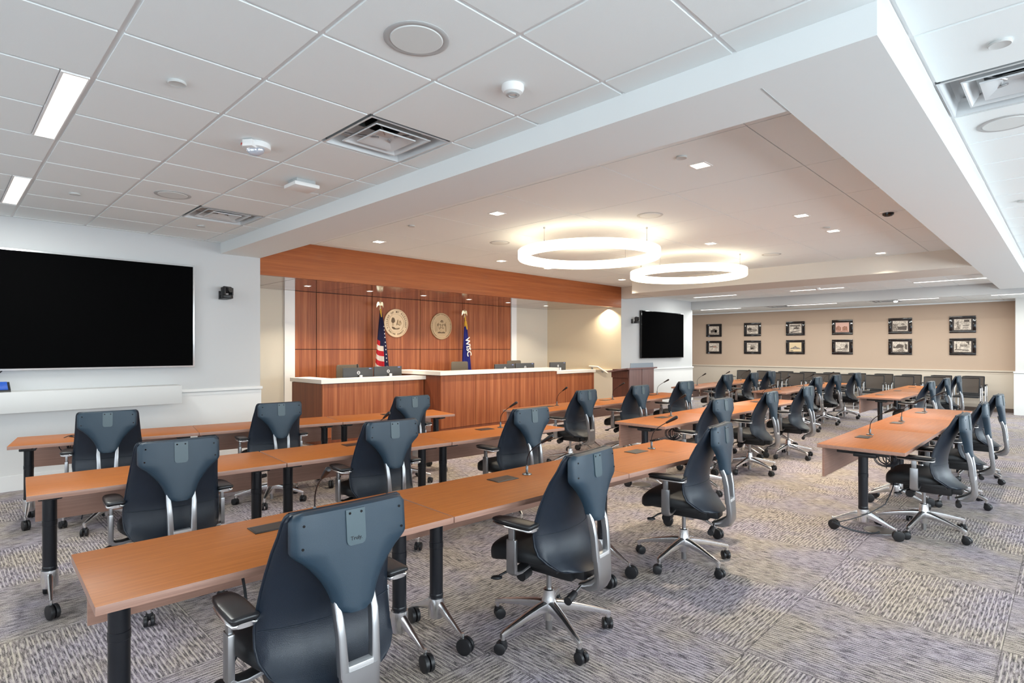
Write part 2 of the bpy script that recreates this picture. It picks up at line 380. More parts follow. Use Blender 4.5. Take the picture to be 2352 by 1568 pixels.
# ------------------------------------------------------------------ high-back swivel chair
ZK = .965
def zk(z): return z*ZK
def make_chair():
    t = thing('swivel_chair', '', 'chair')
    # five-star base: hub and arms are separate pieces of one look
    bm = NB(); lathe(bm, [(.030, zk(.075)), (.033, zk(.10)), (.040, zk(.13)), (.042, zk(.165)), (.034, zk(.19)), (.030, zk(.235)), (.024, zk(.24))], seg=24)
    base = fin(bm, 'base_hub', chrome, t)
    for k in range(5):
        a = rad(18+72*k+8); d = Vector((cos(a), sin(a), 0)); s = Vector((-sin(a), cos(a), 0)); up = Vector((0, 0, 1))
        loops = []
        for r, z, w, h in ((.02, .150, .026, .030), (.08, .146, .023, .026), (.17, .132, .018, .019), (.26, .112, .015, .015), (.315, .098, .014, .014), (.328, .092, .010, .012)):
            loops.append([p for p in superloop(d*r+up*zk(z), s, up, w, h, 10, 3)])
        bm = NB(); loft(bm, loops); cyl(bm, d*.315+up*zk(.10), d*.315+up*zk(.062), .011, seg=10)
        fin(bm, 'base_arm', chrome, t)
        bm = NB(); c0 = d*.315+Vector((0, 0, .029)); ax = Matrix.Rotation(a+1.1+k*1.3, 3, 'Z') @ Vector((1, 0, 0)); c0 = c0 + Matrix.Rotation(pi/2, 3, 'Z') @ ax*.012
        for sg in (-1, 1):
            p = c0+ax*sg*.006; q = c0+ax*sg*.026
            tube(bm, [p, p+ax*sg*.004, q-ax*sg*.003, q], [.024, .029, .029, .024], 18)
        lathe(bm, [(.014, .030), (.020, .045), (.017, .064), (.006, .068)], tuple(d*.315), 12)
        fin(bm, 'caster', blk, t)
    bm = NB(); tube(bm, [(0, 0, zk(.02)), (0, 0, zk(.08)), (0, 0, zk(.081)), (0, 0, zk(.36))], [.018, .018, .014, .014], 16)
    fin(bm, 'gas_lift', satin, t)
    bm = NB(); box(bm, (0, -.03, zk(.385)), (.17, .32, zk(.085)), bev=.018); box(bm, (0, -.19, zk(.385)), (.12, .12, .05), bev=.012); box(bm, (0, .0, zk(.428)), (.36, .34, .035), bev=.01)
    cyl(bm, (-.09, .07, zk(.345)), (-.15, .07, zk(.335)), .03); cyl(bm, (.05, -.02, zk(.355)), (.27, .02, zk(.36)), .007)
    tilt = fin(bm, 'tilt_mechanism', blk, t)
    bm = NB(); tube(bm, [(-.07, .04, zk(.39)), (-.22, .10, zk(.375)), (-.26, .12, zk(.358))], .006)
    loft(bm, [superloop((-.25-.012*i, .115+.006*i, zk(.352)), (0, 1, 0), (0, 0, 1), w, h, 12, 2) for i, (w, h) in enumerate(((.006, .006), (.022, .009), (.026, .010), (.018, .008), (.004, .003)))])
    fin(bm, 'height_lever', blk, t)
    bm = NB(); cyl(bm, (.10, -.20, zk(.34)), (-.13, -.235, zk(.315)), .006, seg=10, mat=0); cyl(bm, (-.12, -.233, zk(.316)), (-.20, -.245, zk(.308)), .017, .020, 14, 1)
    fin(bm, 'tension_crank', [chrome, blk], t)
    # seat cushion with rounded front edge
    bm = NB(); L = []
    for y, hw, zb, zt in ((-.150, .09, .450, .475), (-.145, .15, .440, .488), (-.12, .190, .434, .500), (-.06, .225, .430, .515), (.03, .242, .426, .526), (.11, .245, .418, .530), (.165, .240, .404, .526), (.20, .230, .396, .514), (.222, .205, .400, .494), (.230, .14, .42, .47)):
        L.append(superloop((0, y, zk((zb+zt)/2)), (1, 0, 0), (0, 0, 1), hw, zk((zt-zb)/2), 28, 3.6))
    loft(bm, L); seat = fin(bm, 'seat', seat_m, t, ang=60)
    # leather sling back: profile in yz, width changing with height
    prof = [(1.006, -.238, .190), (.998, -.238, .200), (.98, -.234, .205), (.93, -.226, .209), (.87, -.208, .214), (.80, -.182, .220), (.73, -.157, .227), (.66, -.140, .234), (.60, -.134, .239), (.545, -.142, .240), (.50, -.160, .234), (.465, -.185, .218), (.438, -.215, .190), (.422, -.242, .152), (.415, -.262, .11)]
    NU = 16; front = []; back = []
    for z, y, w in prof:
        fr = []; bk = []
        for i in range(NU+1):
            u = -1+2*i/NU; curl = .048*abs(u)**2.2*min(1, max(0, (1.0-z)/.15))
            if z < .47: curl *= .6
            dish = -.010*(1-u*u)
            fr.append(Vector((u*w, y+curl+dish+.011, zk(z)))); bk.append(Vector((u*w*.985, y+curl+dish-.007, zk(z))))
        front.append(fr); back.append(bk)
    bm = NB(); loops = [f+b[::-1] for f, b in zip(front, back)]; loft(bm, loops)
    bk_o = fin(bm, 'backrest', leather, t, ang=75)
    bm = NB(); rim = [f[0] for f in front]+[v for v in front[-1][1:-1]]+[f[-1] for f in front[::-1]]; rim += [v for v in front[0][::-1][1:-1]]
    tube(bm, rim+[rim[0]], .0055, 6, cap=False); fin(bm, 'piping', leather, bk_o, ang=80)
    bm = NB(); tube(bm, [b + Vector((0, -.0015, 0)) for b in back[8]], .0022, 6); fin(bm, 'seam', leather, bk_o, ang=80)
    # head shell, a moulded shield narrowing to the uprights
    def hw(z):
        if z > .885: return .200-.25*max(0, z-.985)
        for (z1, w1), (z0, w0) in zip(SHP, SHP[1:]):
            if z >= z0: return w0+(w1-w0)*(z-z0)/(z1-z0)
        return SHP[-1][1]
    SHP = [(.885, .200), (.868, .184), (.848, .160), (.822, .136), (.797, .117), (.775, .102), (.755, .091), (.732, .081), (.715, .075), (.695, .070), (.680, .066), (.670, .058)]
    zs = [1.012, 1.006, .985, .95, .915, .89, .880, .868, .848, .822, .797, .775, .755, .732, .715, .695, .680, .670]
    L = []
    for i, z in enumerate(zs):
        w = hw(z)
        if i == 0: w -= .035
        if i == 1: w -= .010
        if i == len(zs)-1: w -= .012
        yb = -.280-.030*(1.0-z)/.35; yf = -.246 if z > .9 else -.246-.024*(.9-z)/.23
        if z > 1.01: yb += .012; yf -= .006
        r = min(.022, w*.3)
        pts = []
        for u, y in ((-1, yf), (-1, (yf*1.2+yb*.8)/2), (-1+.35*r/w, yb+.010), (-1+1.1*r/w, yb+.001), (-.5, yb-.004), (0, yb-.006), (.5, yb-.004), (1-1.1*r/w, yb+.001), (1-.35*r/w, yb+.010), (1, (yf*1.2+yb*.8)/2), (1, yf), (.5, yf), (0, yf), (-.5, yf)):
            pts.append(Vector((u*w, y, zk(z))))
        L.append(pts)
    bm = NB(); loft(bm, L); sh = fin(bm, 'head_shell', shell_m, t, ang=50)
    bm = NB(); poly = [(-.033, 1.000), (.033, 1.000), (.033, .900), (.029, .889), (.021, .884), (-.021, .884), (-.029, .889), (-.033, .900)]
    loft(bm, [[(x, -.284-.030*(1.0-z)/.35, zk(z)) for x, z in poly], [(x, -.2895-.030*(1.0-z)/.35, zk(z)) for x, z in poly]]); fin(bm, 'label_plate', P('label_plate_grey', (.055, .085, .10), .4), sh)
    for x, z in ((-.020, .988), (.020, .988), (-.166, .975), (.166, .975), (-.172, .905), (.172, .905)):
        bm = NB(); cyl(bm, (x, -.270, zk(z)), (x, (-.2815 if abs(x) > .1 else -.2905)-.086*(1.0-z), zk(z)), .0042, seg=10); fin(bm, 'screw', blkg, sh)
    # polished twin uprights and the plate that carries them
    bm = NB()
    for sg in (-1, 1):
        L = []
        for z, y, w, x in ((.765, -.262, .008, .060), (.72, -.270, .011, .061), (.66, -.292, .013, .061), (.60, -.303, .014, .058), (.475, -.314, .016, .054)):
            L.append(superloop((sg*x, y, zk(z)), (1, 0, 0), (0, 1, 0), w, .017, 10, 4))
        loft(bm, L)
    L = []
    for z, y, w, h in ((.490, -.314, .068, .017), (.46, -.317, .067, .017), (.41, -.320, .064, .018), (.375, -.318, .060, .026), (.345, -.295, .056, .034), (.325, -.255, .050, .030), (.318, -.215, .044, .018)):
        L.append(superloop((0, y, zk(z)), (1, 0, 0), (0, 1, 0) if z > .38 else (0, .8, .6), w, h, 16, 5))
    loft(bm, L); fin(bm, 'back_upright', satin, t, ang=45)
    bm = NB(); box(bm, (0, -.315, zk(.498)), (.086, .031, .018), bev=.003); fin(bm, 'cross_piece', P('bright_aluminium', (.9, .9, .9), .3, metal=.7), t)
    # arms
    for sg in (-1, 1):
        bm = NB(); x = sg*.285
        box(bm, (x, .02, zk(.490)), (.024, .055, zk(.17)), bev=.007, mat=0); box(bm, (x, .02, zk(.590)), (.016, .034, .10), bev=.004, mat=0)
        L = [superloop(c, (0, 1, 0), n, .030, .011, 12, 3) for c, n in (((x, .02, zk(.42)), (1, 0, .35)), ((x-sg*.012, .02, zk(.405)), (1, 0, 1)), ((x-sg*.05, .02, zk(.402)), (0, 0, 1)), ((x-sg*.12, .02, zk(.415)), (0, 0, 1)))]
        loft(bm, L); arm = fin(bm, 'armrest', satin, t, ang=45)
        bm = NB(); L = []
        for y, w, z0, z1 in ((-.112, .030, .645, .668), (-.108, .042, .640, .675), (-.095, .047, .637, .678), (.03, .047, .637, .680), (.09, .041, .638, .678), (.125, .032, .642, .673), (.138, .018, .648, .666)):
            L.append(superloop((x-sg*.01, y, zk((z0+z1)/2)+.004), (1, 0, 0), (0, 0, 1), w, (z1-z0)/2*.55, 18, 3))
        loft(bm, L); fin(bm, 'arm_pad', P('arm_pad_black', (.014, .014, .016), .30), arm, ang=60)
        bm = NB(); L = []
        for y, w in ((-.110, .030), (-.104, .042), (-.05, .046), (.03, .046), (.09, .039), (.132, .022)):
            L.append(superloop((x-sg*.01, y, zk(.643)), (1, 0, 0), (0, 0, 1), w, .008, 14, 3))
        loft(bm, L); fin(bm, 'pad_tray', chrome, arm, ang=60)
    return t

# ------------------------------------------------------------------ training table
TL, TD, TZ = 1.347, .605, -.775+H
def make_table():
    t = thing('training_table', '', 'table')
    bm = NB(); vs = box(bm, (0, 0, TZ-.014), (TL, TD, .028), bev=.0015)
    for f in bm.faces: f.material_index = 0 if f.normal.z > .9 else 1
    fin(bm, 'tabletop', [table_top, table_edge], t)
    bm = NB(); box(bm, (0, TD/2-.035, TZ-.028-.125), (TL-.09, .018, .235), bev=.001); fin(bm, 'modesty_panel', table_edge, t)
    bm = NB(); box(bm, (0, .12, TZ+.0015), (.165, .105, .004), bev=.001); box(bm, (0, .12, TZ+.0035), (.150, .088, .002)); fin(bm, 'power_port', P('port_black', (.02, .016, .014), .32), t)
    for sg in (-1, 1):
        x = sg*(TL/2-.105); y0 = -.005
        bm = NB(); cyl(bm, (x, y0, .20), (x, y0, TZ-.045), .034, seg=24); lathe(bm, [(.0335, .46), (.0358, .462), (.0358, .49), (.0335, .492)], (x, y0, 0), 24, cap=False); lathe(bm, [(.034, .205), (.0355, .208), (.0355, .225), (.034, .228)], (x, y0, 0), 24, cap=False)
        leg = fin(bm, 'leg', blkm, t)
        bm = NB(); box(bm, (x, y0, TZ-.045), (.075, .36, .032), bev=.006); box(bm, (x, y0-.02, TZ-.062), (.11, .16, .03), bev=.008); fin(bm, 'top_bracket', blk, leg)
        bm = NB(); lathe(bm, [(.038, .105), (.040, .11), (.042, .19), (.040, .205), (.036, .206)], (x, y0, 0), 24)
        for sy in (-1, 1):
            L = []
            for r, z, w, h in ((.02, .165, .016, .036), (.06, .155, .015, .030), (.12, .128, .012, .020), (.18, .102, .009, .012), (.222, .085, .007, .009)):
                L.append(superloop((x, y0+sy*r, z), (1, 0, 0), (0, 0, 1), w, h, 10, 2.6))
            loft(bm, L); cyl(bm, (x, y0+sy*.222, .100), (x, y0+sy*.222, .06), .0075, seg=10)
        fin(bm, 'foot', chrome, leg)
        for sy in (-1, 1):
            bm = NB(); c = Vector((x, y0+sy*.222, .041)); ax = Matrix.Rotation(rad(14*sg*sy+8), 3, 'Z') @ Vector((1, 0, 0)); off = Matrix.Rotation(pi/2, 3, 'Z') @ ax * (-.014)
            for q in (-1, 1): p = c+off+ax*q*.004; tube(bm, [p, p+ax*q*.010, p+ax*q*.018, p+ax*q*.020], [.039, .041, .039, .031], 24)
            lathe(bm, [(.010, .03), (.013, .06), (.011, .076)], (x, y0+sy*.222, 0), 12)
            fin(bm, 'caster', blk, leg)
    return t

# gooseneck microphone
def make_mic():
    t = thing('gooseneck_microphone', '', 'microphone')
    bm = NB(); lathe(bm, [(.028, 0), (.030, .002), (.029, .006), (.014, .009), (.008, .012), (.0085, .05), (.005, .056)], seg=24); fin(bm, 'base', P('gunmetal', (.16, .165, .17), .3, metal=.9), t)
    pth = bez((0, 0, .05), (0, .004, .13), (0, -.03, .16), (0, -.125, .215), 12)
    bm = NB(); tube(bm, pth, .0032, 8); fin(bm, 'gooseneck', blkm, t)
    d = (pth[-1]-pth[-2]).normalized(); p = pth[-1]
    bm = NB(); tube(bm, [p-d*.012, p-d*.008, p+d*.02, p+d*.055, p+d*.082, p+d*.092, p+d*.096], [.004, .008, .010, .013, .014, .011, .003], 14); fin(bm, 'foam_windscreen', blk, t)
    return t

chair0, table0, mic0 = make_chair(), make_table(), make_mic()
used = {}
def place(proto, key, loc, rz, label, group):
    if key not in used:
        used[key] = 1; KIDS[proto.name]
        proto.location = loc; proto.rotation_euler = (0, 0, rz); proto['label'] = label; proto['group'] = group; return proto
    return dup(proto, loc, rz, label, group)

# rows: near-edge points of the tables from left to right (metres)
ROWS = {
 'A': [(.338, 2.09), (1.69, 2.035), (3.04, 1.965), (4.392, 1.895)],
 'B': [(.34, 3.92), (1.69, 3.81), (3.04, 3.69), (4.39, 3.58)],
 'C': [(.41, 6.04), (1.737, 5.79), (3.065, 5.54), (4.39, 5.27)],
 'D': [(5.17, 4.64), (6.52, 4.65), (7.87, 4.66), (9.22, 4.67)],
 'E': [(5.14, 2.90), (6.49, 2.90), (7.84, 2.90), (9.19, 2.90)],
 'F': [(10.70, 5.28), (12.05, 5.36), (13.40, 5.45), (14.75, 5.54)],
 'G': [(10.64, 3.62), (11.99, 3.61), (13.34, 3.60), (14.69, 3.60)],
 'R': [(5.09, .885), (6.44, .885), (7.79, .885), (9.14, .885)],
 'H': [(10.63, 1.91), (11.98, 1.90), (13.33, 1.895), (14.68, 1.89)]}
ROWN = {'A': 'in the front left row nearest the camera', 'B': 'in the second left row, just behind the nearest', 'C': 'in the left row closest to the large television',
 'D': 'in the centre row before the lectern', 'E': 'in the centre row on the near side', 'F': 'in the distant row closest to the smaller television',
 'G': 'in the distant middle row before the picture wall', 'R': 'in the right-hand row standing on open carpet', 'H': 'in the distant right row nearest the guest chairs'}
POSN = ['leftmost', 'middle', 'rightmost']
CPOS = ['leftmost', 'middle', 'rightmost']
CH = {  # centre of the top edge of the back (x, y), heading in degrees, base turn
 'A': [(.95, 1.66, -2), (2.28, 1.68, 6), (3.70, 1.66, 8)], 'B': [(.96, 3.52, -4), (2.27, 3.40, -6), (3.59, 3.28, -3)], 'C': [(.99, 5.55, -12), (2.29, 5.30, -6), (3.63, 5.05, -8)],
 'D': [(5.66, 4.25, 4), (6.92, 4.27, 0), (8.30, 4.30, -3)], 'E': [(5.66, 2.53, -2), (6.97, 2.52, 5), (8.28, 2.52, 2)], 'F': [(11.09, 4.86, 0), (12.36, 4.84, 2), (13.45, 4.88, 0)],
 'G': [(11.18, 3.24, 3), (12.43, 3.26, 0), (13.84, 3.24, 0)], 'R': [(5.62, .585, 0), (6.92, .575, 3), (8.30, .560, -2)], 'H': [(10.95, 1.55, 0), (12.35, 1.53, 0), (13.60, 1.51, 0)]}
MICS = {'A': (1, 1, 1), 'B': (0, 1, 1), 'C': (0, 0, 0), 'D': (1, 1, 1), 'E': (1, 1, 1), 'F': (1, 1, 1), 'G': (1, 1, 1), 'R': (1, 1, 1), 'H': (0, 0, 0)}
for r, pts in ROWS.items():
    for i, (p, q) in enumerate(zip(pts, pts[1:])):
        p, q = Vector(p), Vector(q); d = (q-p).normalized(); n = Vector((-d.y, d.x)); c = (p+q)/2+n*TD/2; rz = math.atan2(d.y, d.x)
        place(table0, 't', (c.x, c.y, 0), rz, '%s orange-brown table %s' % (POSN[i], ROWN[r]), 'training tables set in rows')
        if MICS[r][i]:
            m = c+d*.195+n*.115
            place(mic0, 'm', (m.x, m.y, TZ), rz+rad((-8, 5, 12)[i]), 'gooseneck microphone on the %s table %s' % (POSN[i], ROWN[r]), 'gooseneck microphones on the tables')
    for i, (x, y, a) in enumerate(CH[r]):
        a = rad(a); hx, hy = x-sin(a)*.265, y+cos(a)*.265
        place(chair0, 'c', (hx, hy, 0), a, '%s high-back chair %s' % (CPOS[i], ROWN[r]), 'high-back swivel chairs at the tables')
# maker's word on the nearest chair
near_chair = chair0
ps = [o for o in near_chair.children_recursive if o.name.startswith('label_plate')][0]
text_obj('lettering', 'Truly.', .0175, blk, ps.parent, .0003, Matrix.Translation((0, -.2984, zk(.906))) @ Matrix.Rotation(pi/2, 4, 'X'))

# ------------------------------------------------------------------ mesh guest chairs before the picture wall
def make_guest():
    t = thing('guest_chair', '', 'chair')          # faces +y
    bm = NB(); box(bm, (0, .02, .43), (.45, .44, .035), bev=.014); fin(bm, 'seat', seat_m, t)
    bm = NB(); n = 8
    fr = [Vector((-.20+.40*i/n, -.215-.030*(1-(2*i/n-1)**2), .835)) for i in range(n+1)]; lo = [Vector((-.195+.39*i/n, -.175-.030*(1-(2*i/n-1)**2), .50)) for i in range(n+1)]
    loft(bm, [fr+[v+Vector((0, -.006, 0)) for v in fr[::-1]], lo+[v+Vector((0, -.006, 0)) for v in lo[::-1]]]); bk = fin(bm, 'backrest', mesh_m, t)
    bm = NB(); tube(bm, fr+[lo[-1]]+lo[::-1]+[fr[0]], .011, 8); fin(bm, 'back_frame', blk, bk)
    for sg in (-1, 1):
        bm = NB(); x = sg*.245
        tube(bm, [(x, .20, .0), (x, .165, .40), (x, .14, .62), (x, .10, .645)], .011, 8)
        tube(bm, [(x, -.25, .0), (x, -.19, .35), (x, -.18, .60), (x*.92, -.20, .66)], .011, 8); tube(bm, [(x, .165, .40), (x, -.19, .38)], .009, 8)
        fin(bm, 'leg', P('silver_paint', (.62, .62, .63), .3, metal=.6), t)
        bm = NB(); L = [superloop((x, y, z), (1, 0, 0), (0, 0, 1), .022, .010, 10, 3) for y, z in ((.15, .645), (.05, .655), (-.08, .655), (-.17, .645))]; loft(bm, L); fin(bm, 'armrest', blk, t)
    return t
guest0 = make_guest()
ys = [7.11, 6.51, 5.90, 5.31, 4.70, 4.09, 3.48, 2.88, 2.28, 1.67]
ordn = ['first', 'second', 'third', 'fourth', 'fifth', 'sixth', 'seventh', 'eighth', 'ninth', 'last']
for k, y in enumerate(ys):
    place(guest0, 'g', (17.05, y-.02, 0), pi/2, 'black mesh guest chair against the picture wall, %s of the rear line from the left' % ordn[k], 'mesh guest chairs by the picture wall')
for k, y in enumerate(ys[2:]):
    place(guest0, 'g', (16.10, y-.02, 0), pi/2, 'black mesh guest chair, %s from the right in the forward line' % ['eighth', 'seventh', 'sixth', 'fifth', 'fourth', 'third', 'second', 'first'][k], 'mesh guest chairs in the forward line')

# ------------------------------------------------------------------ dais desks
def desk(name, label, x0, x1, y0, y1, ztop, joints, ret=None, ws=.256, kick=.115):
    t = thing(name, label, 'desk', ((x0+x1)/2, (y0+y1)/2, 0)); ox, oy = t.location.x, t.location.y
    bm = NB(); bx(bm, x0+.02-ox, x1-.02-ox, y0+.02-oy, y0+.14-oy, 0, ztop-.07)
    if ret: bx(bm, x0+.02-ox, x0+.14-ox, y0+.02-oy, ret-oy, 0, ztop-.07)
    if ret and name: pass
    fin(bm, 'carcass', groove, t, smooth=False)
    e = [x0]+joints+[x1]
    for a, b in zip(e, e[1:]):
        bm = NB(); bx(bm, a+.004-ox, b-.004-ox, y0-oy, y0+.02-oy, kick+.006, ztop-.072); fin(bm, 'front_panel', panel_w, t, smooth=False)
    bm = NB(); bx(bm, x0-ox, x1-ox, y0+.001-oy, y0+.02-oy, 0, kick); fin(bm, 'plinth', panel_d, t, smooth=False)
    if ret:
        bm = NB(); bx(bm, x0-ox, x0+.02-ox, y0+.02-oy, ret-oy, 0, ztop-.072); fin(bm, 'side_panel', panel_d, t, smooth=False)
    bm = NB()
    pl = [(x0-.035-ox, y0-.035-oy), (x1+.02-ox, y0-.035-oy), (x1+.02-ox, y0+.30-oy), (x0+.30-ox, y0+.30-oy), (x0+.30-ox, ret-oy), (x0-.035-ox, ret-oy)] if ret else [(x0-ox-.0, y0-.035-oy), (x1+.02-ox, y0-.035-oy), (x1+.02-ox, y0+.30-oy), (x0-ox, y0+.30-oy)]
    prism(bm, pl, ztop-.062, ztop, axes='xy')
    fin(bm, 'countertop', counter, t)
    bm = NB(); bx(bm, x0+.1-ox, x1-.1-ox, y0+.14-oy, y1-oy, ztop-ws-.03, ztop-ws); fin(bm, 'work_surface', panel_w, t, smooth=False)
    return t
desk('dais_desk', 'low wood-panelled desk with pale counter at the left of the dais', 4.13, 6.02, 8.08, 8.66, -.460+H, [4.13+1.27], ret=9.12)
desk('dais_desk', 'tall central wood-panelled dais desk with long pale counter', 6.04, 9.10, 7.63, 8.38, -.380+H, [6.83, 7.98], ret=8.95, ws=.322)
desk('dais_desk', 'short lower wood-panelled desk at the right end of the dais', 9.12, 11.0, 8.08, 8.66, -.478+H, [9.95], ws=.224)

def monitor(x, y, rz, z, label):
    t = thing('monitor', label, 'monitor', (x, y, z), rz, 'monitors on the dais desks')
    bm = NB(); box(bm, (0, 0, .20), (.56, .030, .34), bev=.006); fin(bm, 'casing', P('monitor_casing', (.05, .05, .052), .45), t)
    bm = NB(); box(bm, (0, .0165, .20), (.53, .002, .31)); fin(bm, 'screen', blkg, t)
    bm = NB(); cyl(bm, (.02, -.055, -.0), (.02, -.055, .245), .028, seg=18); box(bm, (0, -.055, -.03), (.20, .18, .012), bev=.003); box(bm, (0, -.03, .10), (.05, .06, .05)); fin(bm, 'stand', P('stand_silver', (.75, .75, .75), .35, metal=.4), t)
    bm = NB()
    N = 28
    LZ = .285
    for r0, r1 in ((.020, .028),):
        L = [[Vector((r*cos(2*pi*k/N), yy, LZ+r*sin(2*pi*k/N))) for k in range(N)] for r, yy in ((r0, -.0155), (r0, -.017), (r1, -.017), (r1, -.0155))]; loft(bm, L+[L[0]], cap=False)
    for k in range(4): box(bm, (-.0135+.009*k, -.0162, LZ), (.0055, .0015, .011))
    fin(bm, 'round_logo', P('logo_white', (.85, .85, .87), .4), t)
    bm = NB(); box(bm, (.22, -.0158, .352), (.045, .0015, .012)); fin(bm, 'sticker', P('sticker_blue', (.25, .32, .70), .4), t)
    return t
monitor(4.98, 8.50, 0, 0.80, 'black monitor on the low left desk, left one of the pair')
monitor(5.56, 8.50, 0, 0.81, 'black monitor on the low left desk, right one of the pair')
monitor(8.03, 8.10, 0, 0.81, 'black monitor behind the tall central counter, left one of two')
monitor(8.62, 8.10, 0, 0.82, 'black monitor behind the tall central counter, right one of two')
monitor(10.10, 8.45, 0, 0.81, 'single black monitor on the right end desk')
def dais_chair(x, y, rz, zt, label):
    t = thing('task_chair', label, 'chair', (x, y, .28), rz, 'task chairs behind the dais desks')
    bm = NB(); L = [superloop((0, -.02*abs(z-.7), z), (1, 0, 0), (0, 1, 0), w, .016, 18, 5) for z, w in ((zt-.45, .18), (zt-.40, .21), (zt-.2, .23), (zt-.03, .225), (zt-.008, .215), (zt, .19))]; loft(bm, L); fin(bm, 'backrest', P('taupe_upholstery', (.12, .10, .075), .7), t)
    bm = NB(); L = [superloop((0, .25, z), (1, 0, 0), (0, 1, 0), w, w, 20, 3.5) for z, w in ((.40, .22), (.42, .245), (.46, .245), (.475, .22))]; loft(bm, L); fin(bm, 'seat', P('taupe_upholstery', (.12, .10, .075), .7), t)
    bm = NB(); cyl(bm, (0, .25, .08), (0, .25, .41), .025); box(bm, (0, .04, .45), (.06, .30, .03))
    for k in range(5): a = 2*pi*k/5; cyl(bm, (0, .25, .09), (.28*cos(a), .25+.28*sin(a), .05), .02, .012, 8); cyl(bm, (.28*cos(a)-.02, .25+.28*sin(a), .026), (.28*cos(a)+.02, .25+.28*sin(a), .026), .026, seg=12)
    fin(bm, 'base', blk, t)
dais_chair(5.20, 9.22, pi, .92, 'taupe task chair behind the low left desk monitors')
dais_chair(7.72, 9.12, pi, .94, 'taupe task chair beside the blue flag at the tall central desk')
dais_chair(9.35, 9.12, pi, .94, 'taupe task chair behind the right pair of dais monitors')
bm = NB(); tube(bm, bez((5.05, 8.62, .765), (5.05, 8.62, 1.0), (5.05, 8.6, 1.1), (5.03, 8.60, 1.20), 8), .005, 8); tube(bm, [(5.03, 8.60, 1.14), (5.028, 8.60, 1.17), (5.025, 8.60, 1.225)], [.008, .012, .011], 12); lathe(bm, [(.03, .762), (.03, .772)], (5.05, 8.62, 0), 16)
tag(fin(bm, 'gooseneck_microphone', blk), 'small black microphone rising behind the left dais monitor', 'microphone')

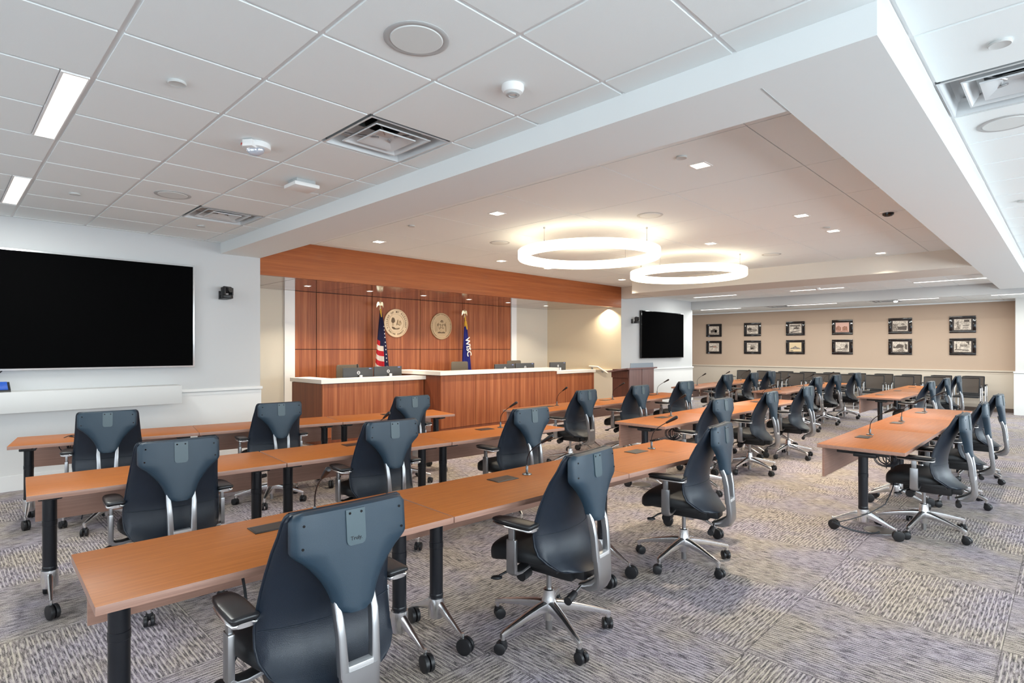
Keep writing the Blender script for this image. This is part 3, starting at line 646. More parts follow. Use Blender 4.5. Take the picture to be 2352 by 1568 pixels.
# seals
def seal(x, z, kind, label):
    t = thing('wall_seal', label, 'emblem', (x, YN-.035, z)); R = .285
    bm = NB(); N = 56
    def ring(prof, mat=0): loft(bm, [[Vector((r*cos(2*pi*k/N), y, r*sin(2*pi*k/N))) for k in range(N)] for r, y in prof], True, mat)
    ring([(R, 0), (R, -.022), (R-.006, -.028), (R-.022, -.028), (R-.026, -.020), (.003, -.020)]); fin(bm, 'disc', bronze_l if kind == 1 else bronze, t)
    bm = NB(); ri = .180 if kind == 1 else .235
    L = [[Vector((r*cos(2*pi*k/N), y, r*sin(2*pi*k/N))) for k in range(N)] for r, y in ((ri-.006, -.018), (ri-.004, -.027), (ri+.004, -.027), (ri+.006, -.018))]; loft(bm, L, cap=False); fin(bm, 'inner_rim', bronze_l, t)
    def arc(s, r, a0, a1, size, flip=False):
        n = len(s)
        for i, ch in enumerate(s):
            if ch == ' ': continue
            a = a0+(a1-a0)*i/(n-1)
            rot = Matrix.Rotation(pi/2, 4, 'X')
            M_ = Matrix.Translation((r*cos(a), -.021, r*sin(a))) @ Matrix.Rotation(-(a-pi/2) if not flip else -(a+pi/2), 4, 'Y') @ rot
            letters.append((ch, size, M_))
    letters = []
    if kind == 1: arc('VILLAGE OF MT PLEASANT', .222, rad(205), rad(-18), .050); arc('RACINE COUNTY', .222, rad(222), rad(318), .044, True)
    else: arc('GREAT SEAL OF THE STATE OF WISCONSIN', .250, rad(235), rad(-55), .030)
    bmx = NB()
    for ch, sz, M_ in letters:
        o = text_obj('letter', ch, sz, bronze_d, None, .002, M_, .001); bmx.from_mesh(o.data); me = o.data; bpy.data.objects.remove(o); bpy.data.meshes.remove(me)
    fin(bmx, 'lettering', bronze_d, t, smooth=False)
    bm = NB()
    def P2(pts, y=-.026, mat=0): loft(bm, [[(a, -.019, b) for a, b in pts], [(a, y, b) for a, b in pts]], True, mat)
    if kind == 1:   # tree left, boot-like figure right, ground below
        P2([(-.075+.042*cos(2*pi*k/14)*(1+.12*sin(5*k)), .055+.055*sin(2*pi*k/14)*(1+.1*cos(3*k))) for k in range(14)], mat=0)
        P2([(-.085, .005), (-.065, .005), (-.060, -.055), (-.092, -.055)], mat=1)
        P2([(.02, .07), (.035, .06), (.05, .075), (.06, .05), (.10, .06), (.105, .03), (.13, .02), (.12, -.02), (.085, -.045), (.02, -.02), (.02, -.045), (.005, -.045), (.02, .02)], mat=1)
        P2([(.028, .055), (.034, .05), (.012, -.03), (.006, -.025)], -.028); P2([(.02, -.012), (.085, -.038), (.085, -.045), (.02, -.02)], -.028); P2([(.085, .05), (.095, .05), (.09, .01), (.08, .01)], -.028)
        P2([(-.10, -.07), (-.05, -.08), (-.03, -.10), (.08, -.09), (.07, -.115), (.02, -.125), (-.06, -.125), (-.10, -.10)], -.024); P2([(-.03, -.095), (.05, -.088), (.05, -.10), (-.02, -.11)], -.027, 1)
    else:           # shield between two standing figures
        P2([(-.075, .07), (.075, .07), (.08, -.02), (.06, -.07), (0, -.10), (-.06, -.07), (-.08, -.02)], mat=1)
        for s in (-1, 1):
            P2([(s*.125, .10), (s*.145, .085), (s*.15, .05), (s*.165, .02), (s*.155, -.05), (s*.15, -.12), (s*.115, -.12), (s*.115, -.04), (s*.105, .03), (s*.115, .06)], mat=1)
            P2([(s*.118, .04), (s*.122, .04), (s*.128, -.11), (s*.122, -.11)], -.028); P2([(s*.10, .05), (s*.09, .06), (s*.085, .02), (s*.10, .0)], -.027)
        P2([(-.03, .09), (0, .13), (.04, .12), (.045, .08), (.01, .075)], -.028); P2([(-.02, .085), (.03, .085), (.03, .095), (-.02, .095)], -.030, 1)
        for a, b, r in ((0, 0, .03), (-.04, -.04, .017), (.04, -.04, .015), (-.04, .035, .015), (.04, .035, .016)):
            L = [[Vector((a+q*cos(2*pi*k/16), y, b+q*sin(2*pi*k/16))) for k in range(16)] for q, y in ((r-.005, -.026), (r-.004, -.031), (r, -.031), (r+.001, -.026))]; loft(bm, L, cap=False)
        P2([(-.10, -.13), (-.05, -.115), (0, -.13), (.05, -.115), (.10, -.13), (.09, -.15), (-.09, -.15)], -.026)
    fin(bm, 'relief', [bronze_d, bronze], t, smooth=False)
seal(6.474, .521+H, 1, 'round bronze seal beside the striped flag, left of two on the panelling')
seal(7.612, .493+H, 2, 'round bronze seal with shield and two figures, right of two on the panelling')

# flags
def flag(x, y, ztop, kind, label):
    t = thing('flag', label, 'flag', (x, y, .28)); z0 = .28
    bm = NB(); lathe(bm, [(.13, 0), (.135, .015), (.05, .05), (.02, .09)], seg=28); fin(bm, 'stand', gold, t)
    bm = NB(); cyl(bm, (0, 0, .05), (0, 0, ztop-.15-z0), .0125, seg=14); fin(bm, 'pole', P('pole_oak', (.35, .16, .05), .35), t)
    e = ztop-z0; bm = NB()
    lathe(bm, [(.013, e-.17), (.02, e-.15), (.012, e-.13), (.016, e-.115), (.006, e-.10)], seg=14)
    L = [superloop((0, 0, z), (1, 0, 0), (0, 1, 0), a, a*.8, 12, 2) for z, a in ((e-.10, .006), (e-.085, .016), (e-.05, .021), (e-.02, .014), (e-.008, .010), (e+.004, .011), (e+.012, .005))]; loft(bm, L)
    tube(bm, [(0, -.01, e), (0, -.03, e-.004)], [.006, .002], 8)
    for s in (-1, 1):   # wings raised then folding down
        loft(bm, [[(s*.012, .004, e-.03), (s*.012, -.006, e-.03), (s*.012, -.006, e-.075), (s*.012, .004, e-.075)], [(s*.04, .006, e-.005), (s*.04, -.004, e-.005), (s*.04, -.004, e-.075), (s*.04, .006, e-.075)], [(s*.062, .006, e-.02), (s*.062, -.004, e-.02), (s*.062, -.004, e-.10), (s*.062, .006, e-.10)], [(s*.075, .004, e-.06), (s*.075, 0, e-.06), (s*.075, 0, e-.125), (s*.075, .004, e-.125)]])
    fin(bm, 'eagle_finial', P('finial_gold', (.90, .80, .55), .3, metal=.7), t)
    # draped cloth
    NU_, NV = 44, 60; zt = e-.20; zb = .55 if kind == 'stripes' else .35; bm = NB(); uv = {}
    top_w, bot_w = (.02, .175) if kind == 'stripes' else (.015, .16)
    rows = []
    for j in range(NV+1):
        v = j/NV; row = []
        w = top_w+(bot_w-top_w)*v**.8; z = zt-(zt-zb)*v
        for i in range(NU_+1):
            u = i/NU_; ang = -pi*.95+u*pi*1.9
            fold = .030*v*sin(ang*3.2+1.2)+.012*v*sin(ang*7+.4)
            px = (w+fold)*sin(ang*.5)*1.0+.012; py = -(w*.55+fold*.8)*cos(ang*.5)*.9-.012
            zz = z+(.16*v if False else 0)
            if kind == 'stripes': zz += -.10*v*v*(1-abs(u-.62)*1.4)+.10*v*(u < .3)*(.3-u)*3
            row.append(bm.verts.new((px, py, zz)))
        rows.append(row)
    for j in range(NV):
        for i in range(NU_):
            f = bm.faces.new((rows[j][i], rows[j][i+1], rows[j+1][i+1], rows[j+1][i])); u, v = (i+.5)/NU_, (j+.5)/NV
            if kind == 'stripes':
                lim = .40 if u < .33 else (.46 if u < .55 else .78)
                if v < lim: mt = 2
                else: mt = int((v*15 if u < .55 else v*13+u*9)) % 2
                if v > .985: mt = 3
            else: mt = 4
            f.material_index = mt
    for v_ in bm.verts: pass
    g = bmesh.ops.solidify(bm, geom=bm.faces[:], thickness=.004)
    cl = fin(bm, 'cloth', [red, fwhite, navy, fringe, blue], t, ang=70)
    bm = NB()
    if kind == 'stripes':
        for k in range(11):
            v = .20+.055*k; j = int(v*NV); vv = j/NV; w = top_w+(bot_w-top_w)*vv**.8; z = zt-(zt-zb)*vv
            cx = w*.45+.012; r = .014
            pts = [((r if q % 2 == 0 else r*.42)*sin(pi*q/5), (r if q % 2 == 0 else r*.42)*cos(pi*q/5)) for q in range(10)]
            loft(bm, [[(cx+a, -.030-w*.62, z-.03*vv+b) for a, b in pts], [(cx+a, -.034-w*.62, z-.03*vv+b) for a, b in pts]])
        fin(bm, 'stars', fwhite, cl, smooth=False)
    else:
        bm.free()
        text_obj('lettering', 'WISC', .168, fwhite, cl, .0015, Matrix.Translation((.022, -.098, zt-.60)) @ Matrix.Rotation(rad(5), 4, 'X') @ Matrix.Rotation(rad(-5), 4, 'Y') @ Matrix.Rotation(pi/2, 4, 'X') @ Matrix.Rotation(rad(-82), 4, 'Z'), .003)
    bm = NB(); tube(bm, [(0, -.015, e-.14), (.004, -.022, e-.22), (.012, -.03, e-.30)], [.010, .014, .008], 8)
    if kind != 'stripes': tube(bm, [(.01, -.03, e-.24), (.02, -.035, e-.33), (.04, -.04, e-.42)], [.016, .022, .010], 8); tube(bm, [(-.01, -.03, e-.24), (-.02, -.035, e-.30), (-.03, -.04, e-.36)], [.012, .016, .008], 8)
    fin(bm, 'cord_tassel', fringe, t)
flag(5.976, 9.40, .913+H, 'stripes', 'furled red and white striped flag with white stars on navy, eagle-topped pole')
flag(8.095, 9.40, .851+H, 'blue', 'furled blue state flag with white lettering on an eagle-topped pole')

# ------------------------------------------------------------------ televisions, cameras, ledge, lectern, rail, outlets
def tv(x0, x1, z0, z1, name_label, y=YT, bez_m=None, bw=.018):
    t = thing('television', name_label, 'television', ((x0+x1)/2, y, (z0+z1)/2)); w, h = x1-x0, z1-z0
    bm = NB(); box(bm, (0, -.050, 0), (w, .045, h), bev=.004); fin(bm, 'bezel', bez_m, t)
    bm = NB(); box(bm, (0, -.074, 0), (w-2*bw, .004, h-2*bw)); fin(bm, 'screen', screen, t)
    bm = NB(); box(bm, (0, -.018, 0), (w*.5, .034, h*.5)); fin(bm, 'wall_mount', blk, t)
tv(.04, 2.288, -.220+H, 1.044+H, 'very large black television with thin silver frame on the left wall', YT, P('tv_silver', (.70, .72, .74), .25, metal=.6), .020)
tv(12.64, 14.84, -.230+H, .997+H, 'smaller-looking black television beside the camera above the lectern', YT, blkg, .014)
bm = NB(); bx(bm, -.9, 2.092, 7.60, YT, -.645+H, -.430+H, bev=.003); tag(fin(bm, 'wall_ledge', P('ledge_grey', (.62, .62, .61), .5)), 'long grey box ledge fixed under the large television', 'shelf')
t = thing('control_panel', 'small black touch panel with lit blue screen at the left end of the ledge', 'tablet', (.36, 7.70, -.430+H), 0)
bm = NB(); prism(bm, [(-.10, 0), (.10, 0), (.085, .02), (-.08, .095), (-.10, .09)][::1], -.19, .16, axes='yz'); fin(bm, 'housing', blk, t)
bm = NB(); loft(bm, [[(-.17, -.079, .096), (.145, -.079, .096), (.145, .078, .024), (-.17, .078, .024)], [(-.17, -.078, .0985), (.145, -.078, .0985), (.145, .079, .0265), (-.17, .079, .0265)]])
for o in (t,): o.rotation_euler = (0, 0, pi)
fin(bm, 'screen', P('blue_screen', (.01, .02, .10), .2, emit=(.03, .16, .75), es=.45), t)
bm = NB(); tube(bm, bez((.50, 7.83, 1.262), (.49, 7.82, 1.24), (.46, 7.80, 1.22), (.40, 7.78, 1.19), 8), .006, 8); tag(fin(bm, 'television_cable', cable_m), 'short black cable hanging below the large television', 'cable')

def ptz(x, z, rz, label):
    t = thing('conference_camera', label, 'camera', (x, YT, z), 0)
    bm = NB(); box(bm, (-.02, -.008, .0), (.08, .014, .11), bev=.003); box(bm, (-.01, -.09, -.05), (.10, .17, .008)); fin(bm, 'wall_bracket', blk, t)
    h = bpy.data.objects.new('camera_head', None); 
    bm = NB(); c = Vector((.005, -.12, 0))
    lathe(bm, [(.066, -.045), (.070, -.040), (.070, -.010), (.060, -.002)], tuple(c), 28); 
    for s in (-1, 1): box(bm, tuple(c+Matrix.Rotation(rz, 3, 'Z') @ Vector((s*.056, 0, .045))), (.020, .075, .10), rz, bev=.008)
    fin(bm, 'swivel_base', blk, t)
    bm = NB(); d = Matrix.Rotation(rz, 3, 'Z') @ Vector((0, -1, 0)); s = Matrix.Rotation(rz, 3, 'Z') @ Vector((1, 0, 0)); q = c+Vector((0, 0, .065))
    tube(bm, [q-s*.045, q+s*.045], .045, 20); tube(bm, [q+d*.02, q+d*.062, q+d*.058, q+d*.050], [.036, .034, .026, .006], 20); fin(bm, 'lens_barrel', blk, t)
    bpy.data.objects.remove(h)
ptz(2.65, .700+H, rad(20), 'black pan-tilt camera on the wall right of the large television')
ptz(12.33, .705+H, rad(15), 'black pan-tilt camera on the wall left of the smaller television')

# lectern
t = thing('lectern', 'brown two-panel lectern with grey top board near the smaller television', 'lectern', (11.0, 7.0, 0), 0)
lw = .50
bm = NB(); bx(bm, -lw+.012, lw-.012, -.20, .22, .06, 1.04); fin(bm, 'cabinet', lect_d, t, smooth=False)
for a, b in ((-lw, -.012), (.012, lw)):
    bm = NB(); bx(bm, a, b, -.225, -.20, .02, 1.045, bev=.002); fin(bm, 'front_panel', lect_w, t)
bm = NB(); prism(bm, [(-.26, 1.045), (.26, .97), (.26, 1.0), (-.26, 1.075)], -lw-.13, lw+.09, axes='yz'); fin(bm, 'reading_top', lect_w, t)
bm = NB(); bx(bm, -lw-.03, -lw+.012, -.19, .22, .86, 1.0); fin(bm, 'side_shelf', lect_d, t, smooth=False)
bm = NB(); prism(bm, [(-lw+.02, 1.07), (lw-.03, 1.07), (lw-.05, 1.175), (-lw+.04, 1.175)], -.235, -.215, axes='xz'); fin(bm, 'top_board', P('lectern_screen', (.30, .36, .42), .35), t)
# handrail on the slanted niche wall
t = thing('handrail', 'short cream wall handrail bending down beside the dais', 'handrail', (11.35, 9.0, 0))
def onwall(s, off): # s 0..1 from back to front on slanted wall
    p = Vector((11.12, YN+.05)).lerp(Vector((11.83, YT)), s); n = Vector((-.929, -.370)); return p+n*off
pts = []
for s, z in ((.60, -.421), (.71, -.431), (.84, -.589)):
    q = onwall(s, .09); pts.append((q.x-11.35, q.y-9.0, z+H))
bm = NB(); q0 = onwall(.60, .012); tube(bm, [(q0.x-11.35, q0.y-9.0, -.421+H), pts[0], tuple(Vector(pts[0]).lerp(Vector(pts[1]), .9)), pts[1], pts[2]], .020, 12); fin(bm, 'rail', cream, t)
for s, z in ((.63, -.43), (.765, -.505)):
    q, w_ = onwall(s, .09), onwall(s, .014); bm = NB(); tube(bm, [(w_.x-11.35, w_.y-9, z+H-.05), (q.x-11.35, q.y-9, z+H-.05), (q.x-11.35, q.y-9, z+H)], .007, 8)
    nn = Vector((-.929, -.370, 0)); p0 = Vector((w_.x-11.35, w_.y-9, z+H-.05)); cyl(bm, p0, p0+nn*.008, .03); fin(bm, 'bracket', satin, t)
for x, y, n, lb in ((11.55, None, None, None),): pass
bm = NB(); box(bm, (15.02-.45, YT-.016, .52), (.075, .008, .12), bev=.002); tag(fin(bm, 'outlet_cover', white_m), 'white wall outlet low on the wall right of the lectern', 'outlet')

# ------------------------------------------------------------------ framed pictures
def old_photo(name, c1, c2, sc):
    m = P(name, c1, .55); n = m.node_tree; t = n.nodes.new('ShaderNodeTexCoord'); q = n.nodes.new('ShaderNodeTexNoise'); q.inputs['Scale'].default_value = sc; q.inputs['Detail'].default_value = 6; q.inputs['Roughness'].default_value = .7
    r = n.nodes.new('ShaderNodeValToRGB'); e = r.color_ramp.elements; e[0].position = .44; e[0].color = (*c2, 1); e[1].position = .54; e[1].color = (*c1, 1)
    n.links.new(t.outputs['Object'], q.inputs['Vector']); n.links.new(q.outputs[0], r.inputs[0]); n.links.new(r.outputs[0], n.nodes['Principled BSDF'].inputs['Base Color']); return m
paper = old_photo('old_photo_paper', (.72, .62, .52), (.42, .35, .29), 22); ink = P('photo_ink', (.10, .075, .06), .6); inkm = old_photo('photo_midtone', (.40, .33, .27), (.10, .075, .06), 45); sep = old_photo('photo_sepia', (.50, .24, .16), (.20, .08, .05), 45); mat_b = P('picture_mat', (.035, .022, .018), .5)
def gable(x, w, h, y=-.09): return [(x-w/2, y), (x+w/2, y), (x+w/2, y+h*.6), (x+w*.1, y+h), (x-w/2, y+h*.55)]
PIC = {
 0: ('an old station building', [(2, [(-.16, -.13), (.16, -.10), (.16, -.07), (-.16, -.10)]), (1, gable(-.01, .20, .12, -.07)), (2, gable(.07, .09, .11, -.07))]),
 1: ('a low farm building drawing', [(2, [(-.15, -.03), (-.02, .02), (.14, .0), (.15, -.06), (-.10, -.08)]), (1, [(-.15, .03), (-.08, .07), (-.02, .03), (-.03, -.01), (-.15, -.02)])]),
 2: ('a dark boat shape under trees', [(1, [(-.15, .10), (.13, .09), (.14, .06), (-.14, .06)]), (1, [(-.05, .02), (.0, .03), (.03, .07), (.05, .03), (.11, .02), (.08, -.02), (-.04, -.02)]), (1, [(-.14, -.10), (.14, -.05), (.14, -.06), (-.12, -.13)])]),
 3: ('a reddish tinted fairground view', [(3, [(-.16, .0), (-.09, .05), (-.03, .0), (-.03, -.09), (-.15, -.09)]), (3, [(0, .0), (.05, .03), (.12, .02), (.14, -.09), (0, -.09)]), (3, [(-.15, -.12), (.15, -.12), (.15, -.10), (-.15, -.10)])]),
 4: ('a street of wooden houses', [(2, [(-.16, .06), (-.05, .06), (-.05, -.12), (-.16, -.12)]), (1, [(-.05, -.02), (.15, .0), (.14, -.11), (-.05, -.10)]), (2, [(0, .02), (.06, .07), (.13, .02)])]),
 5: ('a portrait with printed lines of text', [(2, [(-.14, -.12), (-.10, -.02), (-.13, .04), (-.10, .08), (-.06, .07), (-.07, .02), (-.06, -.04), (-.04, -.12)]), (1, [(.03, .06), (.13, .06), (.13, .11), (.03, .11)]), (1, [(0, -.02), (.12, -.02), (.12, -.035), (0, -.035)]), (1, [(0, -.07), (.12, -.07), (.12, -.08), (0, -.08)])]),
 6: ('a pale view of a distant car', [(1, [(-.15, .02), (-.05, .04), (0, .015), (-.13, .0)]), (3, [(-.04, .03), (.06, .03), (.10, .0), (-.02, -.01)])]),
 7: ('a drawing of an old car front', [(2, [(-.08, .03), (-.03, .06), (.05, .05), (.09, 0), (.05, -.08), (-.06, -.08)]), (1, [(-.05, -.02), (.03, -.02), (.03, -.05), (-.05, -.05)]), (1, [(-.15, .10), (.10, .09), (.10, .08), (-.15, .085)])]),
 8: ('a yellowed hill with a small peak', [(2, [(-.14, -.04), (-.03, .01), (0, .04), (.04, .0), (.14, -.04), (.14, -.06), (-.14, -.06)]), (1, [(-.14, -.10), (-.06, -.10), (-.06, -.12), (-.14, -.12)])]),
 9: ('a riverside with trees', [(2, [(-.13, -.06), (.14, -.02), (.14, -.08), (-.13, -.09)]), (1, [(.06, -.02), (.08, .06), (.12, .08), (.14, .0), (.14, -.03)]), (1, [(-.12, -.12), (.14, -.10), (.14, -.11), (-.12, -.13)])]),
 10: ('a dark tree-lined road', [(1, [(-.15, .02), (-.10, -.01), (-.06, .06), (0, .07), (.08, .03), (.06, -.03), (-.15, -.04)]), (1, [(.10, .08), (.15, .06), (.15, -.08), (.11, -.06)]), (2, [(-.10, -.12), (.03, -.03), (.06, -.03), (.10, -.13)])]),
 11: ('a bus or streetcar with bare trees', [(2, [(-.05, .05), (.09, .05), (.10, 0), (-.05, 0)]), (1, [(-.15, -.06), (.12, -.08), (.12, -.10), (-.15, -.08)]), (1, [(.05, .12), (.13, .13), (.12, .02), (.10, .08)]), (1, [(-.13, .07), (-.11, .07), (-.11, -.06), (-.13, -.06)])])}
cy = [8.185, 6.96, 5.723, 4.505, 3.165, 1.888]
for r, z in ((0, .607+H), (1, .067+H)):
    for k in range(6):
        ind = k+6*r; desc, shapes = PIC[ind]
        t = thing('picture_frame', 'framed photo of %s, %s from left, %s row' % (desc, ['first', 'second', 'third', 'fourth', 'fifth', 'last'][k], ['upper', 'lower'][r]), 'picture', (XF, cy[k], z), 0, 'framed photographs on the far wall')
        w, h = .257, .205; bm = NB()
        for a0, a1, b0, b1 in ((-w, w, h-.05, h), (-w, w, -h, -h+.05), (-w, -w+.06, -h+.05, h-.05), (w-.06, w, -h+.05, h-.05)):
            bx(bm, -.032, -.004, a0, a1, b0, b1, bev=.008)
        fin(bm, 'frame', frame_blk, t)
        bm = NB(); bx(bm, -.016, -.006, -w+.055, w-.055, -h+.045, h-.045); fin(bm, 'mat_board', mat_b, t)
        tint = {3: P('paper_rose', (.70, .42, .34), .6), 8: P('paper_yellow', (.74, .56, .34), .6)}.get(ind, paper)
        bm = NB(); bx(bm, -.018, -.0155, -.165, .165, -.132, .132); 
        for mi, pts in shapes: loft(bm, [[(-.0178, -a, b) for a, b in pts], [(-.0190, -a, b) for a, b in pts]], True, mi)
        fin(bm, 'photograph', [tint, ink, inkm, sep], t, smooth=False)

# ------------------------------------------------------------------ ceiling fixtures
def ring_light(cx, cy_, label):
    t = thing('ring_pendant_light', label, 'lamp', (cx, cy_, 1.22+H), 0, 'glowing ring pendants'); R, w, h = .955, .10, .115
    bm = NB(); N = 72
    prof = [(R, .012), (R-.008, 0), (R-w+.008, 0), (R-w, .012), (R-w, h), (R, h)]
    L = [[Vector((r*cos(2*pi*k/N), r*sin(2*pi*k/N), z)) for k in range(N)] for r, z in prof]; loft(bm, L+[L[0]], cap=False); fin(bm, 'diffuser', ring_e, t, ang=50)
    for k in range(4):
        a = pi*k/2; bm = NB(); p = Vector(((R-.05)*cos(a), (R-.05)*sin(a), h)); q = Vector((p.x, p.y, ZR-t.location.z)); cyl(bm, p, q, .0025, seg=6); cyl(bm, q-Vector((0, 0, .02)), q, .012, seg=12); cyl(bm, p, p+Vector((0, 0, .03)), .006, seg=8); fin(bm, 'suspension_cable', satin, t)
ring_light(6.24, 4.68, 'glowing white ring pendant, larger and nearer of the two')
ring_light(9.02, 4.67, 'glowing white ring pendant, farther one on the right')

def downlight(x, y, z, label, group, power=9, q=1.):
    t = thing('recessed_downlight', label, 'lamp', (x, y, z), 0, group); bm = NB()
    for a0, a1, b0, b1 in ((-.075, .075, .06, .075), (-.075, .075, -.075, -.06), (-.075, -.06, -.06, .06), (.06, .075, -.06, .06)): bx(bm, a0*q, a1*q, b0*q, b1*q, -.004, 0)
    fin(bm, 'trim_ring', trim_m, t, smooth=False)
    bm = NB(); bx(bm, -.06*q, .06*q, -.06*q, .06*q, -.0025, -.0005); fin(bm, 'lens', lens_e, t, smooth=False)
    area('downlight_beam', (x, y, z-.008), (0, 0, 0), .11, .11, power, WARM, spread=rad(110))
DL = [(4.45, 2.19, 'nearest camera, alone at the top'), (4.43, 4.59, 'between the large beam and the near ring light'), (4.42, 6.99, 'closest to the left end of the wood fascia'),
      (6.93, 2.19, 'right of centre, nearer of the pair before the dark dome'), (8.11, 2.18, 'right of centre, farther of the pair before the dark dome'), (10.51, 2.15, 'at the far right, above the far block'),
      (6.86, 7.0, 'near the fascia, left of the near ring'), (8.10, 7.01, 'near the fascia, under the near ring edge'), (10.55, 7.0, 'at the right end of the fascia'), (7.84, 3.70, 'between the two ring lights')]
for x, y, d in DL: downlight(x, y, ZR, 'square recessed downlight %s' % d, 'downlights in the raised ceiling', 15)
for k, x in enumerate((4.22, 5.36, 6.52, 7.66, 8.79, 10.04)):
    downlight(x, 8.76, ZW, 'small downlight in the wood soffit, %s from the left' % ['first', 'second', 'third', 'fourth', 'fifth', 'last'][k], 'downlights in the wood soffit', 11, .6)
area('downlight_beam', (11.64, 8.12, ZW-.01), (0, 0, 0), .07, .07, 13, WARM, spread=rad(120))
def disc(name, x, y, z, r, label, cat, prof=None, m=white_m, inner=None, group=None):
    t = thing(name, label, cat, (x, y, z), 0, group); bm = NB(); lathe(bm, prof or [(r, 0), (r, -.006), (r*.96, -.010), (r*.3, -.011)], seg=40); fin(bm, 'cover', m, t)
    if inner: bm = NB(); inner(bm); fin(bm, 'grille', P('grille_grey', (.70, .73, .72), .6), t)
    return t
def speaker_in(bm, r=.117): lathe(bm, [(r, -.003), (r-.004, -.0065), (.01, -.007)], seg=40)
GS = 'round ceiling speakers'
SPK = [(1.506, 2.074, ZC, 'large round ceiling speaker above the nearest table row'), (1.498, 5.709, ZC, 'round ceiling speaker farther back, between disc and small diffuser'), (4.577, .28, ZC, 'round ceiling speaker at the right edge below the big diffuser'),
       (5.705, 3.41, ZR, 'round speaker in the raised ceiling above the near ring light'), (5.669, 5.815, ZR, 'round speaker in the raised ceiling left of the near ring light'), (9.425, 3.428, ZR, 'round speaker in the raised ceiling right of the far ring light')]
for x, y, z, lb in SPK: disc('ceiling_speaker', x, y, z, .142, lb, 'speaker', prof=[(.145, 0), (.145, -.002), (.140, -.005), (.121, -.004), (.118, -.003)], m=P('speaker_rim', (.46, .47, .47), .5), inner=speaker_in, group=GS)
DS = [(.882, 3.285, ZC, 'small round sprinkler cover between the strobe and the long light'), (.879, 6.278, ZC, 'small round sprinkler cover near the far ceiling light'), (2.093, 6.911, ZC, 'small round sprinkler cover beyond the far diffuser'), (3.355, .228, ZC, 'round sprinkler cover at the top right above the diffuser'),
      (4.149, 2.199, ZR, 'small grey disc beside the nearest raised-ceiling downlight'), (4.128, 5.792, ZR, 'small grey disc in the raised ceiling near the beam'), (7.818, 2.18, ZR, 'small grey disc beside the farther of the paired downlights'), (7.067, .317, ZC, 'round cover at the far right edge of the side ceiling')]
for x, y, z, lb in DS: disc('sprinkler_cover', x, y, z, .042, lb, 'sprinkler', m=P('disc_grey', (.58, .59, .58), .6), prof=[(.040, 0), (.044, -.010), (.040, -.014), (.034, -.012), (.01, -.012)], group='round sprinkler covers')
t = disc('smoke_detector', 2.125, 2.082, ZC, .05, 'white domed smoke detector below the large speaker', 'smoke detector', prof=[(.058, 0), (.060, -.018), (.050, -.038), (.030, -.046), (.01, -.047)])
bm = NB(); lathe(bm, [(.034, -.0445), (.036, -.049), (.022, -.052), (.02, -.048)], seg=24, cap=False); fin(bm, 'vent_ring', greyp, t)
t = disc('ceiling_dome_camera', 7.43, 1.449, ZR, .07, 'dark glass dome camera in the raised ceiling near its right edge', 'camera', prof=[(.085, 0), (.085, -.008), (.06, -.012)])
bm = NB(); lathe(bm, [(.058, -.008), (.055, -.03), (.035, -.045), (.01, -.05)], seg=28); fin(bm, 'dome', blkg, t)
# alarm strobe
t = thing('alarm_strobe', 'white round fire alarm with clear strobe lens on the ceiling', 'alarm', (1.523, 3.90, ZC))
bm = NB(); lathe(bm, [(.085, 0), (.090, -.012), (.088, -.035), (.060, -.045), (.01, -.046)], seg=40); box(bm, (-.055, -.045, -.028), (.085, .07, .045), rad(35), bev=.006); fin(bm, 'housing', white_m, t)
bm = NB(); L = []
for k in range(7):
    a = pi*k/6/2; L.append(superloop((-.020, -.030, -.045-.045*sin(a)), (.8, -.6, 0), (.6, .8, 0), .052*cos(a)+.006, .030*cos(a)+.004, 16, 2.4))
loft(bm, L); fin(bm, 'strobe_lens', P('strobe_glass', (.50, .52, .58), .08, metal=.35, spec=.8), t)
bm = NB(); text_obj('lettering', 'FIRE', .022, P('alarm_red', (.6, .03, .02), .5), t, .0006, Matrix.Translation((-.094, .004, -.020)) @ Matrix.Rotation(-pi/2, 4, 'Z') @ Matrix.Rotation(pi/2, 4, 'X')); bm.free()
# wireless access point
t = thing('wireless_access_point', 'flat white square box hanging below the ceiling near the small diffuser', 'router', (2.12, 4.50, ZC), rad(0))
bm = NB(); box(bm, (0, 0, -.048), (.21, .21, .032), bev=.010); fin(bm, 'casing', white_m, t)
bm = NB(); box(bm, (0, 0, -.016), (.16, .16, .031), bev=.003); fin(bm, 'mount', greyp, t)

def diffuser(x, y, z, s, label, group='louvred air diffusers'):
    t = thing('air_diffuser', label, 'vent', (x, y, z), 0, group); h = s/2
    def sq(bm, prof, mat=0): loft(bm, [[(-a, -a, q), (a, -a, q), (a, a, q), (-a, a, q)] for a, q in prof], False, mat)
    bm = NB(); sq(bm, [(h, -.001), (h-.012, -.003), (h-.016, -.001), (h-.03, .07), (h-.06, .100), (.14, .115)]); fin(bm, 'frame', P('vent_metal', (.62, .64, .65), .4), t, ang=30)
    bm = NB(); lathe(bm, [(.14, .112), (.14, .20), (.001, .20)], seg=28, cap=False); fin(bm, 'duct', P('duct_dark', (.015, .018, .022), .5), t)
    bm = NB(); sq(bm, [(.208, .010), (.206, .004), (.198, .006), (.160, .052), (.158, .056), (.196, .014)]); fin(bm, 'louvre', P('vent_metal', (.62, .64, .65), .4), t, ang=30)
    bm = NB(); sq(bm, [(.138, .010), (.136, .002), (.128, .004), (.050, .050)]); bx(bm, -.051, .051, -.051, .051, .048, .051); fin(bm, 'centre_cone', P('vent_metal', (.62, .64, .65), .4), t, ang=30)
    bm = NB()
    for k in range(4): a = pi/4+pi/2*k; tube(bm, [(.05*cos(a), .05*sin(a), .03), (.26*cos(a), .26*sin(a), .055), (.34*cos(a), .34*sin(a), .085)], .006, 6)
    fin(bm, 'strut', satin, t)
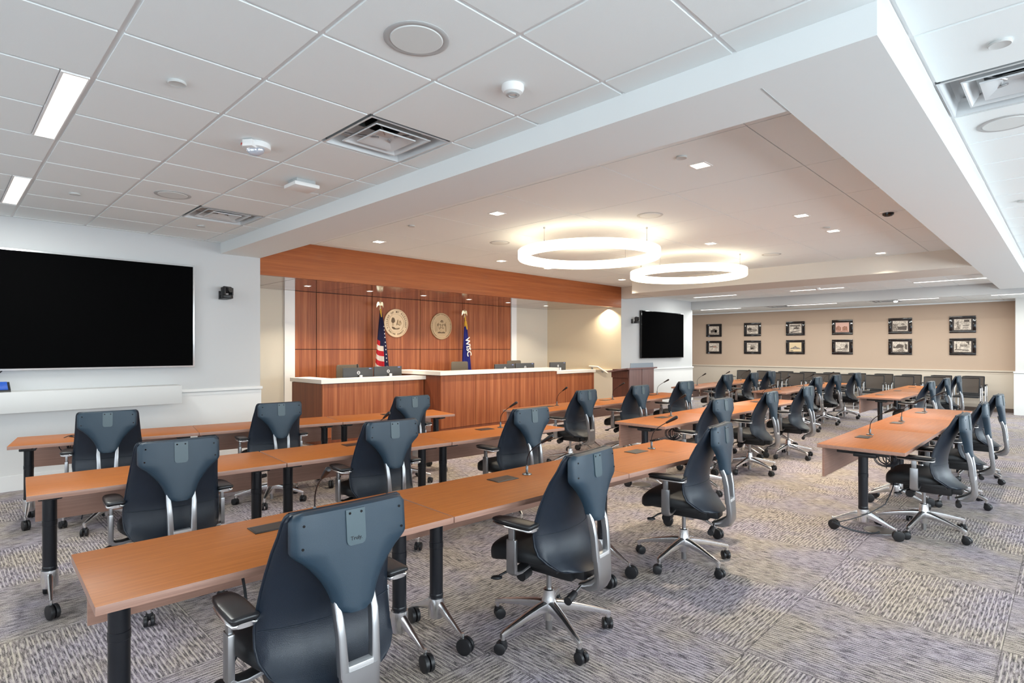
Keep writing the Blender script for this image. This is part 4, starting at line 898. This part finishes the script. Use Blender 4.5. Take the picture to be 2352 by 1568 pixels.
diffuser(GX+2.5*G, GY+.5*GH, ZC, .598, 'large square air diffuser above the second table row')
diffuser(GX+2.5*G, GY+5.5*GH, ZC, .598, 'smaller-looking square air diffuser near the left wall and beam')
diffuser(GX+5.5*G, GY-4.5*GH, ZC, .598, 'square air diffuser cut by the right edge of the photo')
def flat_diff(x, y, z, label):
    t = thing('air_diffuser', label, 'vent', (x, y, z), 0, 'air diffusers in the far ceiling'); bm = NB(); h = .28
    for k, a in enumerate((h, h-.08, h-.16)):
        for x0, x1, y0, y1 in ((-a, a, a-.012, a), (-a, a, -a, -a+.012), (-a, -a+.012, -a, a), (a-.012, a, -a, a)): bx(bm, x0, x1, y0, y1, -.008, -.003)
    fin(bm, 'louvre', P('vent_metal', (.62, .64, .65), .4), t, smooth=False)
    bm = NB(); bx(bm, -h, h, -h, h, -.003, -.001); fin(bm, 'duct', P('duct_dark', (.015, .018, .022), .5), t, smooth=False)
flat_diff(15.95, 5.6, Z2, 'dark air diffuser in the far ceiling, left of two near the picture wall')
flat_diff(15.95, 3.15, Z2, 'dark air diffuser in the far ceiling, right of two near the picture wall')
def trof(x0, x1, y0, y1, z, label, group, em, p, col=NEUT):
    p *= 1.6
    t = thing('linear_ceiling_light', label, 'lamp', ((x0+x1)/2, (y0+y1)/2, z), 0, group); w, l = (x1-x0)/2, (y1-y0)/2
    bm = NB()
    for a0, a1, b0, b1 in ((-w-.012, -w, -l, l), (w, w+.006, -l, l), (-w, w, l-.012, l), (-w, w, -l, -l+.012)): bx(bm, a0, a1, b0, b1, -.004, .012)
    fin(bm, 'housing', trim_m, t, smooth=False)
    bm = NB(); bx(bm, -w, w, -l+.012, l-.012, -.001, .004); fin(bm, 'lens', em, t, smooth=False)
    area('troffer_glow', ((x0+x1)/2, (y0+y1)/2, z-.01), (0, 0, 0), w*2, l*2, p, col)
trof(.455, .555, 3.56, 4.755, ZC, 'long lit ceiling light at the left, nearer and larger', 'lit lights in the left ceiling', troff_e, 14)
trof(.455, .555, 5.98, 7.15, ZC, 'lit ceiling light at the left edge, farther and smaller', 'lit lights in the left ceiling', troff_e, 14)
for k, (a, b) in enumerate(((6.02, 7.18), (3.60, 4.75), (1.12, 2.33))): trof(14.17, 14.27, a, b, ZC, 'thin lit strip light in the far ceiling, %s of the nearer line' % ['left', 'middle', 'right'][k], 'strip lights in the far ceiling', lin_e, 16)
for k, (a, b) in enumerate(((6.55, 7.75), (4.15, 5.35), (2.10, 3.28), (.15, 1.22))): trof(15.72, 15.82, a, b, Z2, 'thin lit strip light by the picture wall, %s from the left' % ['first', 'second', 'third', 'last'][k], 'strip lights by the picture wall', lin_e, 14)
for x, y, z, lb in ((13.9, 4.05, ZC, 'small white strobe beside the middle strip light'), (15.9, 2.95, Z2, 'small white strobe by the right far diffuser')):
    bm = NB(); lathe(bm, [(.05, z), (.05, z-.025), (.03, z-.05), (.005, z-.055)], (x, y, 0), 20); tag(fin(bm, 'alarm_strobe', white_m), lb, 'alarm')

# ------------------------------------------------------------------ cables and floor boxes
def cable(pts, label, r=.0055):
    P_ = []
    for a, b, c, d in pts: P_ += bez(a, b, c, d, 10)
    bm = NB(); tube(bm, P_, r, 8); tag(fin(bm, 'power_cable', cable_m), label, 'cable')
cable([((.80, 2.20, TZ-.03), (.80, 2.12, .55), (.82, 2.10, .42), (.66, 2.16, .22)), ((.66, 2.16, .22), (.58, 2.20, .12), (.66, 2.2, .03), (.80, 2.25, .006))], 'black power cable curving down from the nearest table end')
cable([((.92, 4.15, TZ-.03), (.90, 4.10, .50), (.88, 4.02, .40), (1.0, 3.95, .20)), ((1.0, 3.95, .20), (1.05, 3.92, .1), (1.10, 3.8, .02), (1.2, 3.7, .006))], 'black power cable hanging from the left table of the second row')
cable([((1.02, 6.25, TZ-.03), (1.0, 6.2, .55), (.98, 6.15, .40), (.90, 6.10, .006))], 'black power cable hanging from the table under the large screen')
cable([((5.26, 1.10, TZ-.05), (5.60, 1.02, .55), (5.55, 1.0, .42), (5.28, 1.05, .25)), ((5.28, 1.05, .25), (5.15, 1.15, .15), (5.0, 1.30, .12), (5.02, 1.36, .09))], 'black cable looping down the leg of the right-hand table', .004)
cable([((5.03, 1.36, .10), (5.06, 1.25, .04), (5.15, 1.1, .02), (5.32, 1.10, .012))], 'dark braided cable lying on the carpet by the right-hand table foot', .007)
def coil(x, y, z, label):
    bm = NB(); random.seed(3)
    for k in range(6):
        a = random.random()*3; r = .045+.01*k; pts = [(x+r*cos(2*pi*i/20)*cos(a), y+r*cos(2*pi*i/20)*sin(a), z+r*.8*sin(2*pi*i/20)) for i in range(21)]; tube(bm, pts, .004, 6)
    tag(fin(bm, 'cable_coil', cable_m), label, 'cable')
coil(5.37, 1.06, TZ-.10, 'bundled black cable coil under the right-hand table')
coil(5.52, 3.02, TZ-.12, 'bundled black cable coil under the centre near-row table')
coil(.86, 6.3, TZ-.06, 'bundled cable coil under the table beneath the large screen')
for x, y, lb in ((5.40, 1.115, 'round brown floor box lid on the carpet beside the right-hand table'), (5.42, 3.34, 'round tan floor box lid under the centre row table')):
    t = thing('floor_box', lb, 'floor outlet', (x, y, 0)); bm = NB(); lathe(bm, [(.100, .0005), (.100, .004), (.092, .006), (.01, .006)], seg=36); fin(bm, 'lid', P('floor_lid', (.20, .17, .15), .4, metal=.4), t)
    bm = NB(); lathe(bm, [(.112, .0003), (.110, .003), (.102, .003), (.101, .0005)], seg=36, cap=False); fin(bm, 'rim', satin, t)
